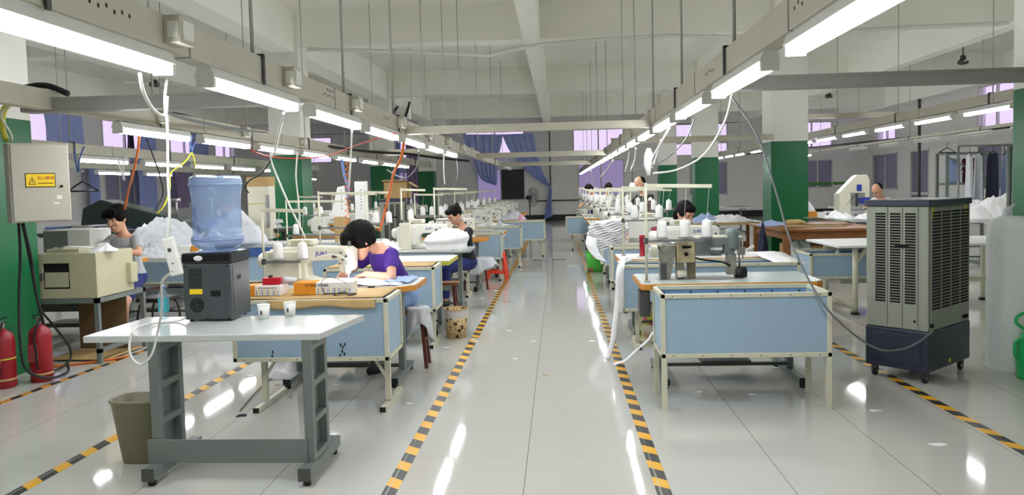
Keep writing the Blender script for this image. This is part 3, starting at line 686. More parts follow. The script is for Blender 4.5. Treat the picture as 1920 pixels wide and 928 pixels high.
# layered white ruffle bundle hanging off third table
mb = MB(); rnd = random.Random(3)
for k in range(12):
    z = k*.030; r = .24*(1-.18*abs(k-6)/6)+rnd.uniform(-.012, .012); N = 40; ring = []
    tilt = .25
    for q, dz in ((.5, .0), (.94, .0), (1.0, .016), (.5, .034)):
        for j in range(N):
            a = 2*PI*j/N; rr = r*q*(1+(.07*noise.noise(V(math.cos(a)*5, math.sin(a)*5, k*1.7))+.04*math.sin(a*9+k*2) if q > .9 else 0))
            ring.append((rr*math.cos(a)*1.12, rr*math.sin(a)*.8, z+dz-tilt*rr*math.cos(a)*-.6+.012*math.sin(a*7+k) * (q > .9)))
    fs = [(i*N+j, i*N+(j+1) % N, (i+1)*N+(j+1) % N, (i+1)*N+j) for i in range(3) for j in range(N)]+[tuple(range(N-1, -1, -1)), tuple(3*N+j for j in range(N))]
    mb.add(ring, fs, 0, True)
tag(mb.build('cloth_bundle', M_CLOTH, loc=(.62, 9.92, .74)), 'thick layered bundle of white ruffled cloth overhanging the aisle on right', 'fabric bundle')
strip('cloth_flap', 'white cloth panel hanging from the layered bundle toward the green basket', [(.42, 9.75, .90), (.40, 9.68, .80), (.46, 9.66, .68), (.54, 9.66, .60)], .15, M_CLOTH, side=(1, .2, -.3))
strip('fabric_strip', 'long white fabric tape hanging from the second right table down to floor', [(1.08, 7.72, .83), (.80, 7.7, .83), (.62, 7.4, .81), (.545, 7.12, .76), (.52, 7.05, .5), (.47, 6.9, .2), (.40, 6.75, .01)], .05, M_CLOTH, side=(1, .3, 0))
strip('fabric_strip', 'white fabric tape looped over front corner of the second right bin', [(1.0, 7.76, .825), (.66, 7.5, .84), (.575, 7.16, .8), (.56, 7.14, .55), (.55, 7.12, .36)], .06, M_CLOTH, side=(.9, .4, 0))
strip('fabric_strip', 'white fabric tape running low from the nearest right bin to the hazard tape', [(.69, 5.75, .44), (.66, 6.0, .32), (.55, 6.4, .10), (.47, 6.55, .02), (.44, 6.6, .01)], .04, M_CLOTH, side=(0, 1, .3))
strip('fabric_strip', 'broad white cloth draped over second right table at its far end', [(2.02, 7.95, .83), (2.07, 7.8, .84), (2.14, 7.5, .80), (2.20, 7.3, .77)], .30, M_CLOTH, side=(1, .2, 0))

# ---- left row
LB1 = new_bin((-2.33, 5.25, 0), 1.12, .50, 'pale blue work bin covered with cardboard behind the grey dispenser table', feet='T')
mk_ = MB()
for x_, z_ in ((.77, .40), (.785, .43), (.80, .41), (.79, .46), (.775, .475), (.805, .478), (.60, .42), (.63, .415), (.28, .40), (.285, .43)): mk_.box(x_-.004, x_+.006, .0095, .0115, z_-.012, z_+.010)
mk_.build('ink_marks', M_BLACK, LB1)
def cardsheet(name, label, x0, x1, y0, y1, z, m=M_CARD, seed=0):
    def fn(u, v): x = x0+(x1-x0)*u; y = y0+(y1-y0)*v; return (x, y, z+.004+.006*noise.noise(V(x*4+seed, y*5, seed)))
    return tag(MB().sheet(fn, 20, 8, .005).build(name, m), label, 'cardboard')
cardsheet('cardboard_sheet', 'flat cardboard sheet lying on the nearest left work bin', -2.34, -1.25, 5.27, 5.77, .803)
def fl2(u, v):
    x = -2.05+.76*u; return (x, 5.235-.012*v, .80-.055*v*(1+.2*math.sin(u*9)))
tag(MB().sheet(fl2, 20, 4, .004).build('cardboard_flap', M_CARD), 'torn cardboard flap taped over front rim of the nearest left bin', 'cardboard')
t1 = new_table((-2.35, 5.90, 0), 1.20, .62, 'sewing table with orange wood edge where the woman in purple sews', top=M_TOPW, ch=.12)
JM = empty('sewing_machine', 'ivory sewing machine with blue lettering used by the woman in purple', 'sewing machine', (-2.045, 6.22, T_)); mach_parts(JM)
JM.scale = (1.12, 1.12, .98)
l = MB().tube(smooth_path([(.10, -.10, .24), (.19, -.12, .25), (.27, -.13, .22), (.30, -.13, .16)]), .006, 6).build('lamp_neck', M_WENAM, JM)
MB().cyl((.275, -.10, .20), (.285, -.085, .09), .018, .022, seg=12).build('lamp_head', M_WENAM, l)
ld = bpy.data.lights.new('needle_light', 'POINT'); ld.energy = 4.5; ld.shadow_soft_size = .02; ld.color = (1, .93, .95)
lo = bpy.data.objects.new('needle_light', ld); COL.objects.link(lo); lo.parent = JM; lo.location = (.335, -.115, .10); lo.rotation_euler = (.12, 0, 0)
new_stand((-2.38, 6.02, T_), .64, 'cream thread stand at left end of the purple-shirted woman\'s table', arm=.36, tz=.20, n=2, where='the stand right of the blue water bottle')
# boxes on cardboard
t = empty('carton', 'orange and white carton with printed lettering lying on the nearest left bin', 'box', (-1.93, 5.42, .812), .03)
MB().box(0, .43, 0, .16, 0, .085).build('carton_body', M_PAPER, t, bevel=.002)
MB().box(0, .16, -.002, .162, 0, .0865).build('orange_end', M_ORANGEP, t)
mb = MB(); rnd = random.Random(5)
for k in range(18):
    x = .175+k*.0135; mb.box(x, x+rnd.choice((.003, .005)), -.0015, -.0005, 0, .045, k % 3)
mb.build('stripe_print', [M_BLACK, M_SIGNY, M_THREADB], t)
text('printed_lettering', 'FLYING WHEEL', .022, MATS['lettering_black'], t, (.17, -.003, .066), sx=1.15)
t = empty('carton', 'open white striped carton with orange side, beside the lettered one', 'box', (-2.30, 5.40, .812), -.02)
MB().box(0, .28, 0, .15, 0, .072).build('carton_body', M_PAPER, t, bevel=.002)
MB().box(-.002, .09, -.002, .152, 0, .074).build('orange_end', M_ORANGEP, t)
mb = MB()
for k in range(12): x = .10+k*.0145; mb.box(x, x+.004, -.0015, -.0005, 0, .042, k % 3)
mb.build('stripe_print', [M_BLACK, M_SIGNY, M_THREADB], t)
mb = MB()
for k in range(7): mb.box(.115+k*.02, .125+k*.02, -.0015, -.0005, .052, .06)
mb.build('dash_print', M_SIGNR, t)
t = empty('bobbin_case', 'small red case with a black knob lying on the open striped carton', 'case', (-2.17, 5.47, .886), .1)
MB().box(0, .13, -.04, .04, 0, .05).build('case_body', M_RED, t, bevel=.004)
MB().lathe([(0, .05), (.015, .05), (.018, .06), (.012, .068), (0, .068)], (.05, 0, 0), 12).build('knob', M_RUBBER, t)
t = empty('cloth_roll', 'short roll of white ribbon standing beside the red case', 'ribbon roll', (-2.03, 5.50, .886)); MB().cyl((0, 0, .025), (.1, 0, .025), .026, .018, seg=14).build('ribbon', M_CLOTHG, t)
MB().cyl((.1, 0, .025), (.104, 0, .025), .012, seg=10).build('core', M_CARD, t)
cord('tangled_cord', [P(660, 560, 5.35)+V(0, 0, .01), (-1.62, 5.36, .815), (-1.55, 5.40, .83), (-1.50, 5.33, .815), (-1.46, 5.38, .82), (-1.53, 5.42, .815), (-1.62, 5.33, .83), (-1.70, 5.37, .82)], .004, M_CORDB, 'tangled thin black wire lying on cardboard beside the lettered carton')
cord('tangled_cord', [(-1.52, 5.50, .82), (-1.56, 5.42, .90), (-1.66, 5.40, .94), (-1.72, 5.41, .90), (-1.70, 5.40, .83), (-1.62, 5.38, .82)], .002, M_CORDB, 'thin black wire loop standing in front of the lettered carton')
# papers on her table
def pp(u, v): return (-1.78+.50*u+.08*v, 5.93+.5*v, .806+.035*math.sin(PI*u)*(1-.3*v)*(.5+.5*math.sin(u*6+1)))
tag(MB().sheet(pp, 24, 8, .006).build('fabric_piece', M_CLOTH), 'white garment panel being sewn, hanging over front of wood-edged table', 'fabric')
def pq(u, v): return (-1.42+.22*u, 6.05+.4*v, .806+.018*noise.noise(V(u*5, v*4, 3))+.012)
tag(MB().sheet(pq, 16, 10, .005).build('fabric_piece', M_CLOTHB), 'pale blue striped fabric at the right end of purple-shirted woman\'s table', 'fabric')
tag(MB().box(-1.505, -1.455, 5.88, 5.895, .755, .803).box(-1.505, -1.455, 5.88, 6.0, .801, .804).build('clamp_tape', M_RUBBER), 'black band of tape around the wood table edge', 'tape')
# left row second
new_bin((-2.32, 7.36, 0), 1.10, .48, 'pale blue work bin with cardboard lid, second in the left row', feet='T')
cardsheet('cardboard_sheet', 'flat cardboard lid on the second left work bin', -2.3, -1.26, 7.38, 7.84, .803, seed=4)
t2 = new_table((-2.35, 7.95, 0), 1.19, .72, 'white table with yellow-green edge in the left row', top=M_TOPW, edge=M_YEDGE, th=.045, ch=.0)
new_stand((-2.62, 8.25, T_), .76, 'white pipe thread stand with long top bar, left of the purple-shirted woman', arm=.62, tz=.36, n=0, where='x', side=1)
t3 = new_table((-2.45, 9.22, 0), 1.36, .72, 'grey-topped sewing table carrying the rolled white cloth in the left row', edge=M_STEEL, th=.03, ch=.08)
M3 = copy_tree(SM, (-1.75, 9.75, T_), 0, 'white sewing machine behind the rolled cloth, used by woman in black')
tag(MB().box(-.07, .07, -.03, .03, 0, .34).build('machine_cover', M_MACH, loc=(-1.93, 9.50, T_), bevel=.012), 'tall ivory machine housing standing left of the rolled white cloth', 'machine')
new_bin((-2.30, 10.8, 0), 1.02, .45, 'pale blue work bin with angled brace beside the red stool', feet='T')
new_table((-2.30, 11.4, 0), 1.20, .62, 'wood-edged sewing table with rounded end near the red stool', top=M_WOODE, ch=.1)
new_bin((-1.95, 12.7, 0), 1.0, .45, 'pale blue work bin, fourth from camera in the left row', feet='T')
new_table((-2.15, 13.22, 0), 1.22, .6, 'sewing table with wood edge, fifth from camera in the left row')
new_bin((-1.75, 14.75, 0), 1.02, .48, 'pale blue work bin with clothes hanging over its rim, left of aisle', feet='T')
new_table((-2.12, 15.3, 0), 1.2, .55, 'sewing table with red-brown edge and white papers, left row', top=M_TOPW, edge=M_DWOOD)
new_bin((-1.27, 17.1, 0), .95, .6, 'pale blue work bin standing out into the aisle, left side far end', feet='T')
for k, y in enumerate([17.6, 19.6, 21.3, 23.4]):
    copy_tree(TBL, (-2.15, y, 0), 0, 'sewing table with wood edge, %s from the back wall in the left row' % ORD[3-k], 'far sewing tables of the left row')
copy_tree(TBL, (-3.0, 24.6, 0), 0, 'yellow-topped table beside the standing fan by the back wall')
for k, (x, y) in enumerate([(-1.62, 11.75), (-1.5, 13.4), (-1.5, 15.5), (-1.55, 17.9), (-1.6, 19.9), (-1.6, 21.6), (-1.6, 23.7), (-2.6, 24.9)]):
    copy_tree(SM, (x, y, T_), 0, 'ivory sewing machine, %s behind woman in black in the left row' % ORD[k], 'rear sewing machines of the left row')
    if k < 6: new_stand((x-.62, y+.1, T_), .70, 'cream thread stand by the %s machine behind woman in black' % ORD[k], arm=.45, tz=.33, n=3, where='the stand by the %s rear left machine' % ORD[k])
new_stand((-2.42, 9.5, T_), .76, 'left upright of paired white thread stands before woman in black', arm=.33, tz=.33, n=2, where='the paired white stands, left pole')
new_stand((-2.05, 9.9, T_), .78, 'middle upright of paired white thread stands before woman in black', arm=.32, tz=.34, n=1, where='the paired white stands, middle pole')
new_stand((-1.68, 10.3, T_), .78, 'right upright of paired white thread stands before woman in black', arm=.45, tz=.33, n=0, where='x')
# rolled white cloth
mb = MB(); N, R_ = 90, 34; vs = []
for i in range(R_+1):
    t = i/R_
    for k in range(N):
        a = 2*PI*k/N; e = 1+.04*noise.noise(V(math.cos(a)*2, math.sin(a)*2, 3)); rr_ = min(1, t/.62)
        if t <= .62:
            sp_ = ((rr_*5.5-a/(2*PI)) % 1.0); z = .225-.075*rr_**2+.045*math.sin(sp_*PI)**.7+.025*math.cos(a-.4)*rr_
        else:
            q = (t-.62)/.38; z = (.18+.025*math.cos(a-.4))*(1-q)**.8; e *= 1+.10*math.sin(min(q*1.6, 1)*PI)+.02*math.sin(a*9+q*3)
        vs.append((.255*rr_*e*math.cos(a), .175*rr_*e*math.sin(a), z+.008*noise.noise(V(math.cos(a)*rr_*9, math.sin(a)*rr_*9, t*4))))
mb.add(vs, [(i*N+k, (i+1)*N+k, (i+1)*N+(k+1) % N, i*N+(k+1) % N) for i in range(R_) for k in range(N)]+[tuple(R_*N+k for k in range(N-1, -1, -1))], 0, True)
mb2 = MB(); R = []
for i in range(40):
    t = i/39; R.append(t)
for k in range(7):
    r = .20-.026*k; N = 36; ring = []
    for q, z in ((.98, 0), (1.06, .10), (1.0, .20), (.92, .235-.004*k), (.84, .19)):
        for j in range(N):
            a = 2*PI*j/N; e = 1+.05*noise.noise(V(math.cos(a)*3, math.sin(a)*3, k))
            ring.append((r*q*e*math.cos(a)*1.1, r*q*e*math.sin(a)*.8, z+.008*k*(z > .05)+.02*noise.noise(V(math.cos(a)*2+k, math.sin(a)*2, 7))+(.035*math.cos(a-.5) if z > .15 else 0)))
    mb2.add(ring, [(i*N+j, i*N+(j+1) % N, (i+1)*N+(j+1) % N, (i+1)*N+j) for i in range(4) for j in range(N)]+[tuple(4*N+j for j in range(N))], 0, True)
tag(mb.build('cloth_roll', M_CLOTH, loc=(-1.40, 9.42, T_)), 'big coiled roll of white cloth on grey table before woman in black', 'fabric roll')
heap('cloth_heap', 'crumpled white cloth scraps left of the ivory machine housing', 'fabric', (-2.2, 9.5, T_), (.22, .18), .16, M_CLOTH, 2, rough=.7)
for i, (c, r, h, m, lb) in enumerate([((-1.35, 15.4, .8), (.35, .2), .05, M_CLOTH, 'white papers spread on the red-brown edged table'), ((-1.1, 18.0, .8), (.35, .25), .22, M_CLOTHG, 'grey flowered cloth mound on a far left table'), ((-.85, 17.4, .62), (.12, .2), .32, M_CLOTHP, 'pink cloth hanging over the far left bin'),
        ((-1.15, 14.85, .60), (.16, .14), .28, M_CLOTHG, 'pale cloth hanging over rim of the left bin by the fourth table'), ((-.92, 14.9, .62), (.08, .10), .2, M_CLOTHB, 'small blue cloth hanging over rim of the same left bin')]):
    heap('cloth_heap', lb, 'fabric', c, r, h, m, 20+i, rough=.5)

# ---- stools, baskets
def wood_stool(loc, rz, L, label, h=.5, wd=.17):
    t = empty('wooden_stool', label, 'stool', loc, rz)
    MB().box(-L/2, L/2, -wd/2, wd/2, h-.035, h).build('seat', M_WOOD, t, bevel=.004)
    for sx in (-1, 1):
        for sy in (-1, 1):
            MB().bar((sx*(L/2-.06), sy*wd*.28, h-.035), (sx*(L/2-.02), sy*wd*.62, 0), .032, .032).build('leg', M_DWOOD, t, bevel=.003)
        MB().bar((sx*(L/2-.04), -wd*.42, .24), (sx*(L/2-.04), wd*.42, .24), .02, .03).build('stretcher', M_DWOOD, t)
    return t
def drape(name, label, c, rx, ry, ztop, drop, m, seed=0, cat='fabric'):
    def fn(u, v):
        a = 2*PI*u; r = v
        fold = .12*math.sin(a*6+seed)+.08*math.sin(a*11+seed*2)
        if r < .5: q = r/.5; return (rx*q*math.cos(a), ry*q*math.sin(a), ztop+.02*noise.noise(V(math.cos(a)*q*3, math.sin(a)*q*3, seed)))
        q = (r-.5)/.5; e = 1+.22*q+fold*q; return (rx*e*math.cos(a), ry*e*math.sin(a), ztop-drop*(.8+.35*math.sin(a*2+seed))*q**1.2)
    mb = MB(); N, R = 48, 14; vs = []
    for i in range(R+1):
        for k in range(N): vs.append(fn(k/N, i/R))
    mb.add(vs, [(i*N+k, (i+1)*N+k, (i+1)*N+(k+1) % N, i*N+(k+1) % N) for i in range(R) for k in range(N)], 0, True)
    o = mb.build(name, m, loc=(c[0], c[1], 0)); md = o.modifiers.new('thickness', 'SOLIDIFY'); md.thickness = .004; return tag(o, label, cat)
wood_stool((-1.42, 6.62, 0), .05, .52, 'wooden bench stool under the woman in purple, end showing in aisle', h=.50)
drape('draped_cloth', 'light grey cloth draped over end of the purple-shirted woman\'s stool', (-1.25, 6.60), .10, .11, .525, .27, M_CLOTHG, 1)
wood_stool((-1.33, 8.62, 0), 0, .36, 'brown wooden stool behind the white table with yellow edge', h=.50)
wood_stool((-1.30, 11.72, 0), .1, .40, 'dark wooden stool under draped cloth in front of the red stool', h=.46)
drape('draped_cloth', 'white cloth draped over the dark stool beside the red stool', (-1.28, 11.62), .26, .17, .50, .22, M_CLOTHG, 5)
t = empty('plastic_stool', 'red-orange plastic stool at edge of the aisle on left', 'stool', (-1.07, 12.95, 0))
hs = .47; a, b = .125, .20
MB().box(-a-.01, a+.01, -a-.01, a+.01, hs-.025, hs).build('seat', M_CORAL, t, bevel=.01)
for sx in (-1, 1):
    for sy in (-1, 1): MB().loft([((sx*a*.9, sy*a*.9, hs-.02), (.03, 0, 0), (0, .03, 0)), ((sx*b*.85, sy*b*.85, 0), (.028, 0, 0), (0, .028, 0))], 4).build('leg', M_CORAL, t, smooth=False)
for s in (-1, 1): MB().box(-a, a, s*a-.006, s*a+.006, hs-.10, hs-.02).build('skirt', M_CORAL, t); MB().box(s*a-.006, s*a+.006, -a, a, hs-.10, hs-.02).build('skirt', M_CORAL, t)
for s in (-1, 1): MB().box(-b*.75, b*.75, s*b*.72-.006, s*b*.72+.006, .11, .16).build('stretcher', M_CORAL, t)
def basket(loc, r, h, m, label, rim, name='waste_basket', inner=None):
    t = empty(name, label, 'basket', loc)
    MB().lathe([(0, .004), (r*.82, .004), (r*.82, 0), (r*.84, 0), (r, h), (r*.97, h), (r*.80, .01), (0, .01)], seg=28).build('basket_wall', m, t)
    MB().lathe([(r*1.0, h-.008), (r*1.04, h-.004), (r*1.02, h+.008), (r*.98, h+.006)], seg=28, closed=True).build('rim', rim, t)
    return t
mp = mat('flower_print', 'C6AE7C', .5); nt = mp.node_tree; tc = nt.nodes.new('ShaderNodeTexCoord'); vo = nt.nodes.new('ShaderNodeTexVoronoi'); vo.inputs['Scale'].default_value = 16; nt.links.new(tc.outputs['Object'], vo.inputs['Vector'])
k = math_node(nt, 'LESS_THAN', vo.outputs['Distance'], .32); vo2 = nt.nodes.new('ShaderNodeTexVoronoi'); vo2.inputs['Scale'].default_value = 55; nt.links.new(tc.outputs['Object'], vo2.inputs['Vector'])
k2 = math_node(nt, 'LESS_THAN', vo2.outputs['Distance'], .35); c_ = mixc(nt, math_node(nt, 'MAXIMUM', k, math_node(nt, 'MULTIPLY', k2, .8)), lin('CDB483'), lin('4A3420')); nt.links.new(c_, nt.nodes['Principled BSDF'].inputs['Base Color'])
bk = basket((-1.10, 7.92, 0), .125, .30, mp, 'round basket with brown flower print on the floor by the aisle', M_CARD)
MB().lathe([(.128, .303), (.125, .27), (.11, .12), (.10, .10), (0, .10)], seg=28).build('liner_bag', M_PLAST, bk)
mg = mat('green_print', '4FBF3F', .45); nt = mg.node_tree; tc = nt.nodes.new('ShaderNodeTexCoord'); vo = nt.nodes.new('ShaderNodeTexVoronoi'); vo.inputs['Scale'].default_value = 9; nt.links.new(tc.outputs['Object'], vo.inputs['Vector'])
c_ = mixc(nt, math_node(nt, 'LESS_THAN', vo.outputs['Distance'], .3), lin('52C445'), lin('D86A6A')); nt.links.new(c_, nt.nodes['Principled BSDF'].inputs['Base Color'])
basket((.64, 13.9, 0), .17, .36, mg, 'bright green printed bin under the layered white bundle', M_GREENP, name='waste_bin')
my = mat('yellow_print', 'C8CC3A', .5); nt = my.node_tree; tc = nt.nodes.new('ShaderNodeTexCoord'); vo = nt.nodes.new('ShaderNodeTexVoronoi'); vo.inputs['Scale'].default_value = 14; nt.links.new(tc.outputs['Object'], vo.inputs['Vector'])
c_ = mixc(nt, math_node(nt, 'LESS_THAN', vo.outputs['Distance'], .42), lin('C4CC44'), lin('C8486A')); nt.links.new(c_, nt.nodes['Principled BSDF'].inputs['Base Color'])
basket((1.02, 8.6, 0), .16, .24, my, 'yellow basket with pink print under the second right table', M_YEL)

# ================================================================ PEOPLE
def two_bone(a, b, l1, l2, pole):
    a, b, pole = V(a), V(b), V(pole); d = b-a; L = min(d.length, (l1+l2)*.995); d.normalize()
    x = (l1*l1-l2*l2+L*L)/(2*L); h = math.sqrt(max(l1*l1-x*x, 0)); p = (pole-d*pole.dot(d)).normalized()
    return a+d*x+p*h, a+d*L
def human(label, loc, rz, sit=True, lean=.2, neck=.35, yaw=0, hands=None, feet=None, shirt=M_TBLACK, pants=M_NAVY, hair='short', hairm=M_HAIR, vox=.009, sleeve=.55,
          group=None, shorts=False, hz=None, twist=0, hs=1.0, elbow=(1, -.6, -.5), shoe=M_RUBBER, slim=1.0, hp=None, hem=1):
    """+y is the way the person faces; loc is the point on the floor under the hips"""
    t = empty('person', label, 'person', loc, rz, group)
    hz = hz if hz is not None else (.58 if sit else .92)
    Rl = Matrix.Rotation(-lean, 3, 'X'); Tw = Matrix.Rotation(twist, 3, 'Z')
    def S(x, y, z): return V(0, 0, hz) + Tw @ (Rl @ V(x, y, z))
    ux, uy = Tw @ (Rl @ V(1, 0, 0)), Tw @ (Rl @ V(0, 1, 0))
    nk = S(0, -.01, .47); Hd = Matrix.Rotation(twist+yaw, 3, 'Z') @ Matrix.Rotation(-(lean+neck if hp is None else hp), 3, 'X')
    hc = nk + Tw @ (Matrix.Rotation(-(lean+neck*.6), 3, 'X') @ V(0, .035, .185))
    def H(x, y, z): return hc + Hd @ (V(x, y, z)*hs)
    hx, hy = Hd @ V(1, 0, 0), Hd @ V(0, 1, 0)
    b = MB()
    # torso, one skin
    tor = [(0, .0, -.10, .15, .11), (0, 0, -.02, .168, .118), (0, .0, .10, .142*slim, .098), (0, .01, .24, .150*slim, .108), (0, .005, .36, .165*slim, .10), (0, -.005, .42, .15*slim, .078), (0, -.01, .455, .075, .058), (0, -.005, .49, .052, .052)]
    b.loft([(S(x, y, z), ux*rx, uy*ry) for x, y, z, rx, ry in tor])
    b.cap(S(0, -.01, .44), .052, hc+Hd @ V(0, -.02, -.05), .05)
    b.loft([(H(0, cy, z), hx*rx*hs, hy*ry*hs) for z, rx, ry, cy in ((-.118, .022, .02, .058), (-.105, .04, .04, .045), (-.075, .056, .068, .022), (-.04, .066, .084, .008), (0, .072, .093, 0), (.04, .075, .096, -.003), (.075, .067, .087, -.006), (.10, .048, .062, -.006), (.118, .02, .028, -.006))])
    b.cap(H(0, .092, .012), .009*hs, H(0, .108, -.028), .013*hs, 8); b.ell(H(0, .088, -.065), (.022*hs, .012*hs, .012*hs), 8, 6)
    for s in (-1, 1):
        b.ell(H(s*.075, -.008, -.008), (.012*hs, .018*hs, .030*hs), 8, 6, X=Hd); b.ell(H(s*.03, .082, .028), (.022*hs, .012*hs, .008*hs), 8, 6); b.ell(H(s*.042, .065, -.03), .02*hs, 8, 6)
    L = {}
    for s, hd in zip((-1, 1), hands or ((-.14, .38, .28), (.14, .38, .28))):
        sh = S(s*.165*slim, -.005, .395); hdv = V(0, 0, hz) + V(hd) if len(hd) == 3 else V(hd[:3])
        el, wr = two_bone(sh, hdv, .275, .25, V(s*elbow[0], elbow[1], elbow[2])); L[s] = (sh, el, wr)
        b.cap(sh, .050, el, .037); b.cap(el, .038, wr, .026)
        d = (wr-el).normalized(); dn = (d+V(0, 0, -.35)).normalized(); sd = dn.cross(V(0, 0, 1)).normalized(); up = sd.cross(dn)
        pm = wr+dn*.045
        b.loft([(wr, sd*.028, up*.018), (pm, sd*.042, up*.017), (wr+dn*.085, sd*.040, up*.014)], 12)
        for k, (fx, fl) in enumerate(((-.030, .060), (-.010, .070), (.010, .066), (.029, .052))):
            r0 = wr+dn*.082+sd*fx; r1 = r0+dn*fl*.55-up*fl*.12; r2 = r1+dn*fl*.35-up*fl*.40
            b.cap(r0, .0092, r1, .0085, 8); b.cap(r1, .0085, r2, .0075, 8)
        th0 = wr+dn*.025-sd*s*.028; th1 = th0+dn*.035-sd*s*.026-up*.012; th2 = th1+dn*.028-sd*s*.004-up*.012
        b.cap(th0, .012, th1, .0105, 8); b.cap(th1, .0105, th2, .009, 8)
    Lg = {}
    ft = feet or (((-.13, .42), (.13, .42)) if sit else ((-.10, .02), (.10, .04)))
    for s, f in zip((-1, 1), ft):
        hp = V(s*.085, 0, hz-.03); an = V(f[0], f[1], .075); kn, an = two_bone(hp, an, .42, .41, V(s*.15, 1, .9 if sit else .1)); Lg[s] = (hp, kn, an)
        b.cap(hp, .078, kn, .055); b.cap(kn, .053, an, .037); b.cap(an+V(0, -.02, -.035), .035, an+V(0, .11, -.045), .026)
    b.build('body', M_SKIN, t, remesh=vox)
    # clothes
    c = MB(); g = .014
    c.loft([(S(x, y, z), ux*(rx+g), uy*(ry+g)) for x, y, z, rx, ry in tor[hem:-2]]+[(S(0, -.008, .437), ux*.095, uy*.075)])
    for s in (-1, 1):
        sh, el, wr = L[s]; e = sh+(el-sh)*min(sleeve*1.3, 1.0)
        c.ell(sh, .066, 12, 8); c.tube([sh, e], [.066, .058 if sleeve < .9 else .05], 14)
        if sleeve >= .9: c.ell(el, .052, 12, 8); c.tube([el, el+(wr-el)*.85], [.052, .038], 12)
    c.build('shirt', shirt, t, remesh=max(vox, .007))
    p = MB(); p.ell((0, -.0, hz-.03), (.188, .142, .125), 16, 10)
    for s in (-1, 1):
        hp, kn, an = Lg[s]; p.cap(hp, .092, kn if not shorts else hp+(kn-hp)*.8, .070)
        if not shorts: p.ell(kn, .068, 12, 8); p.tube([kn, kn+(an-kn)*.93], [.068, .055], 14)
        sh_ = MB().cap(an+V(0, -.03, -.032), .045, an+V(0, .12, -.045), .034).build('shoe', shoe, t, remesh=max(vox, .008))
    p.build('trousers' if not shorts else 'shorts', pants, t, remesh=max(vox, .008))
    h = MB()
    if hair in ('short', 'thick', 'bob', 'long', 'bun', 'bowl'):
        k = {'thick': 1.16, 'bowl': 1.08}.get(hair, 1.0)
        h.ell(H(0, -.022, .035), (.086*k*hs, .106*k*hs, .098*k*hs), 18, 12, X=Hd)
        h.ell(H(0, .055, .085), (.062*k*hs, .045*hs, .038*k*hs), 12, 8, X=Hd)
        for s in (-1, 1):
            if hair in ('thick', 'bowl', 'bob', 'long'): h.ell(H(s*.062, .005, .03), (.027*k*hs, .06*hs, .055*hs), 10, 8, X=Hd)
        if hair in ('thick', 'bowl'):
            for j in range(7): h.cap(H(-.06+.02*j, .075, .085), .018*hs, H(-.066+.022*j, .103, .048-.008*(j % 2)), .009*hs, 6)
            h.ell(H(0, -.07, -.03), (.068*hs, .045*hs, .05*hs), 10, 8, X=Hd)
        if hair in ('bob', 'long'): h.ell(H(0, -.07, -.04), (.08*hs, .06*hs, .095*hs), 12, 8, X=Hd)
        if hair == 'long': h.cap(H(0, -.09, -.06), .06*hs, H(0, -.10, -.18), .035*hs, 10)
        if hair == 'bun': h.ell(H(0, -.10, .085), .036*hs, 10, 8)
    else: h.ell(H(0, -.03, .03), (.080*hs, .09*hs, .085*hs), 14, 8, X=Hd)
    ho = h.build('hair', hairm, t, remesh=max(vox*.8, .006))
    if hair in ('thick', 'bowl', 'bob', 'long'):
        tx = bpy.data.textures.get('hair_strands') or bpy.data.textures.new('hair_strands', 'CLOUDS'); tx.noise_scale = .03
        dm = ho.modifiers.new('strands', 'DISPLACE'); dm.texture = tx; dm.strength = .009; dm.mid_level = .5
    for s in (-1, 1):
        MB().ell(H(s*.030, .0885, .008), (.011*hs, .006*hs, .0045*hs), 8, 6, X=Hd).build('eye', M_EYE, t)
        MB().ell(H(s*.031, .094, .030), (.017*hs, .004*hs, .0032*hs), 8, 6, X=Hd).build('eyebrow', hairm if hair != 'bald' else M_HAIR, t)
    MB().ell(H(0, .0985, -.066), (.020*hs, .005*hs, .005*hs), 8, 6, X=Hd).build('lips', M_LIPS, t)
    return t, L, H
human('woman in purple shirt bent over the ivory sewing machine, short black hair', (-1.41, 6.72, 0), PI-.85, lean=.50, neck=.95, hp=.62, yaw=-.12, hem=2, hz=.65, hands=((-.14, .42, .205), (.16, .48, .205)), shirt=M_PURPLE, pants=M_JEAN,
      hair='thick', vox=.006, sleeve=.50, hs=1.2, feet=((-.15, .30), (.18, .25)), elbow=(1, -.2, -.35), slim=1.0)
tag(MB().lathe([(.030, -.005), (.036, 0), (.030, .005)], seg=20, closed=True).build('bracelet', M_DWOOD, loc=tuple(P(702, 511, 6.38))), 'brown bead bracelet on wrist of the woman in purple', 'bracelet')
human('boy with bowl-cut black hair in grey polo shirt at the beige machine', (-4.78, 8.25, 0), PI-.25, lean=.20, neck=.12, yaw=.1, hands=((-.22, .45, .30), (.10, .42, .28)), shirt=M_TGREY, pants=M_NAVY, shorts=True, hair='bowl', hz=.69, vox=.008, hs=1.15, feet=((-.32, .50), (.10, .35)))
human('woman in black shirt with hair bun sewing behind the coiled white cloth', (-1.28, 10.42, 0), PI-.9, lean=.15, neck=.45, hands=((-.10, .40, .27), (.14, .40, .27)), shirt=M_TBLACK, pants=M_NAVY, hair='bun', vox=.009, hs=1.05)
human('woman in black shirt, hair tied back, sewing behind the old grey machine', (1.36, 8.95, 0), PI+.55, lean=.12, neck=.40, hands=((-.16, .38, .28), (.10, .42, .27)), shirt=M_TBLACK, pants=M_NAVY, hair='bob', vox=.008, hs=1.12)
mrb = mat('reddish_brown_hair', '3E1C18', .45, bump=.5, scale=40)
human('person in pink shirt with reddish brown hair, behind woman in black on right', (1.22, 11.2, 0), PI+.2, lean=.25, neck=.6, hands=((-.14, .38, .24), (.14, .38, .24)), shirt=M_TPINK, pants=M_NAVY, hair='long', hairm=mrb, vox=.011, hs=1.1)
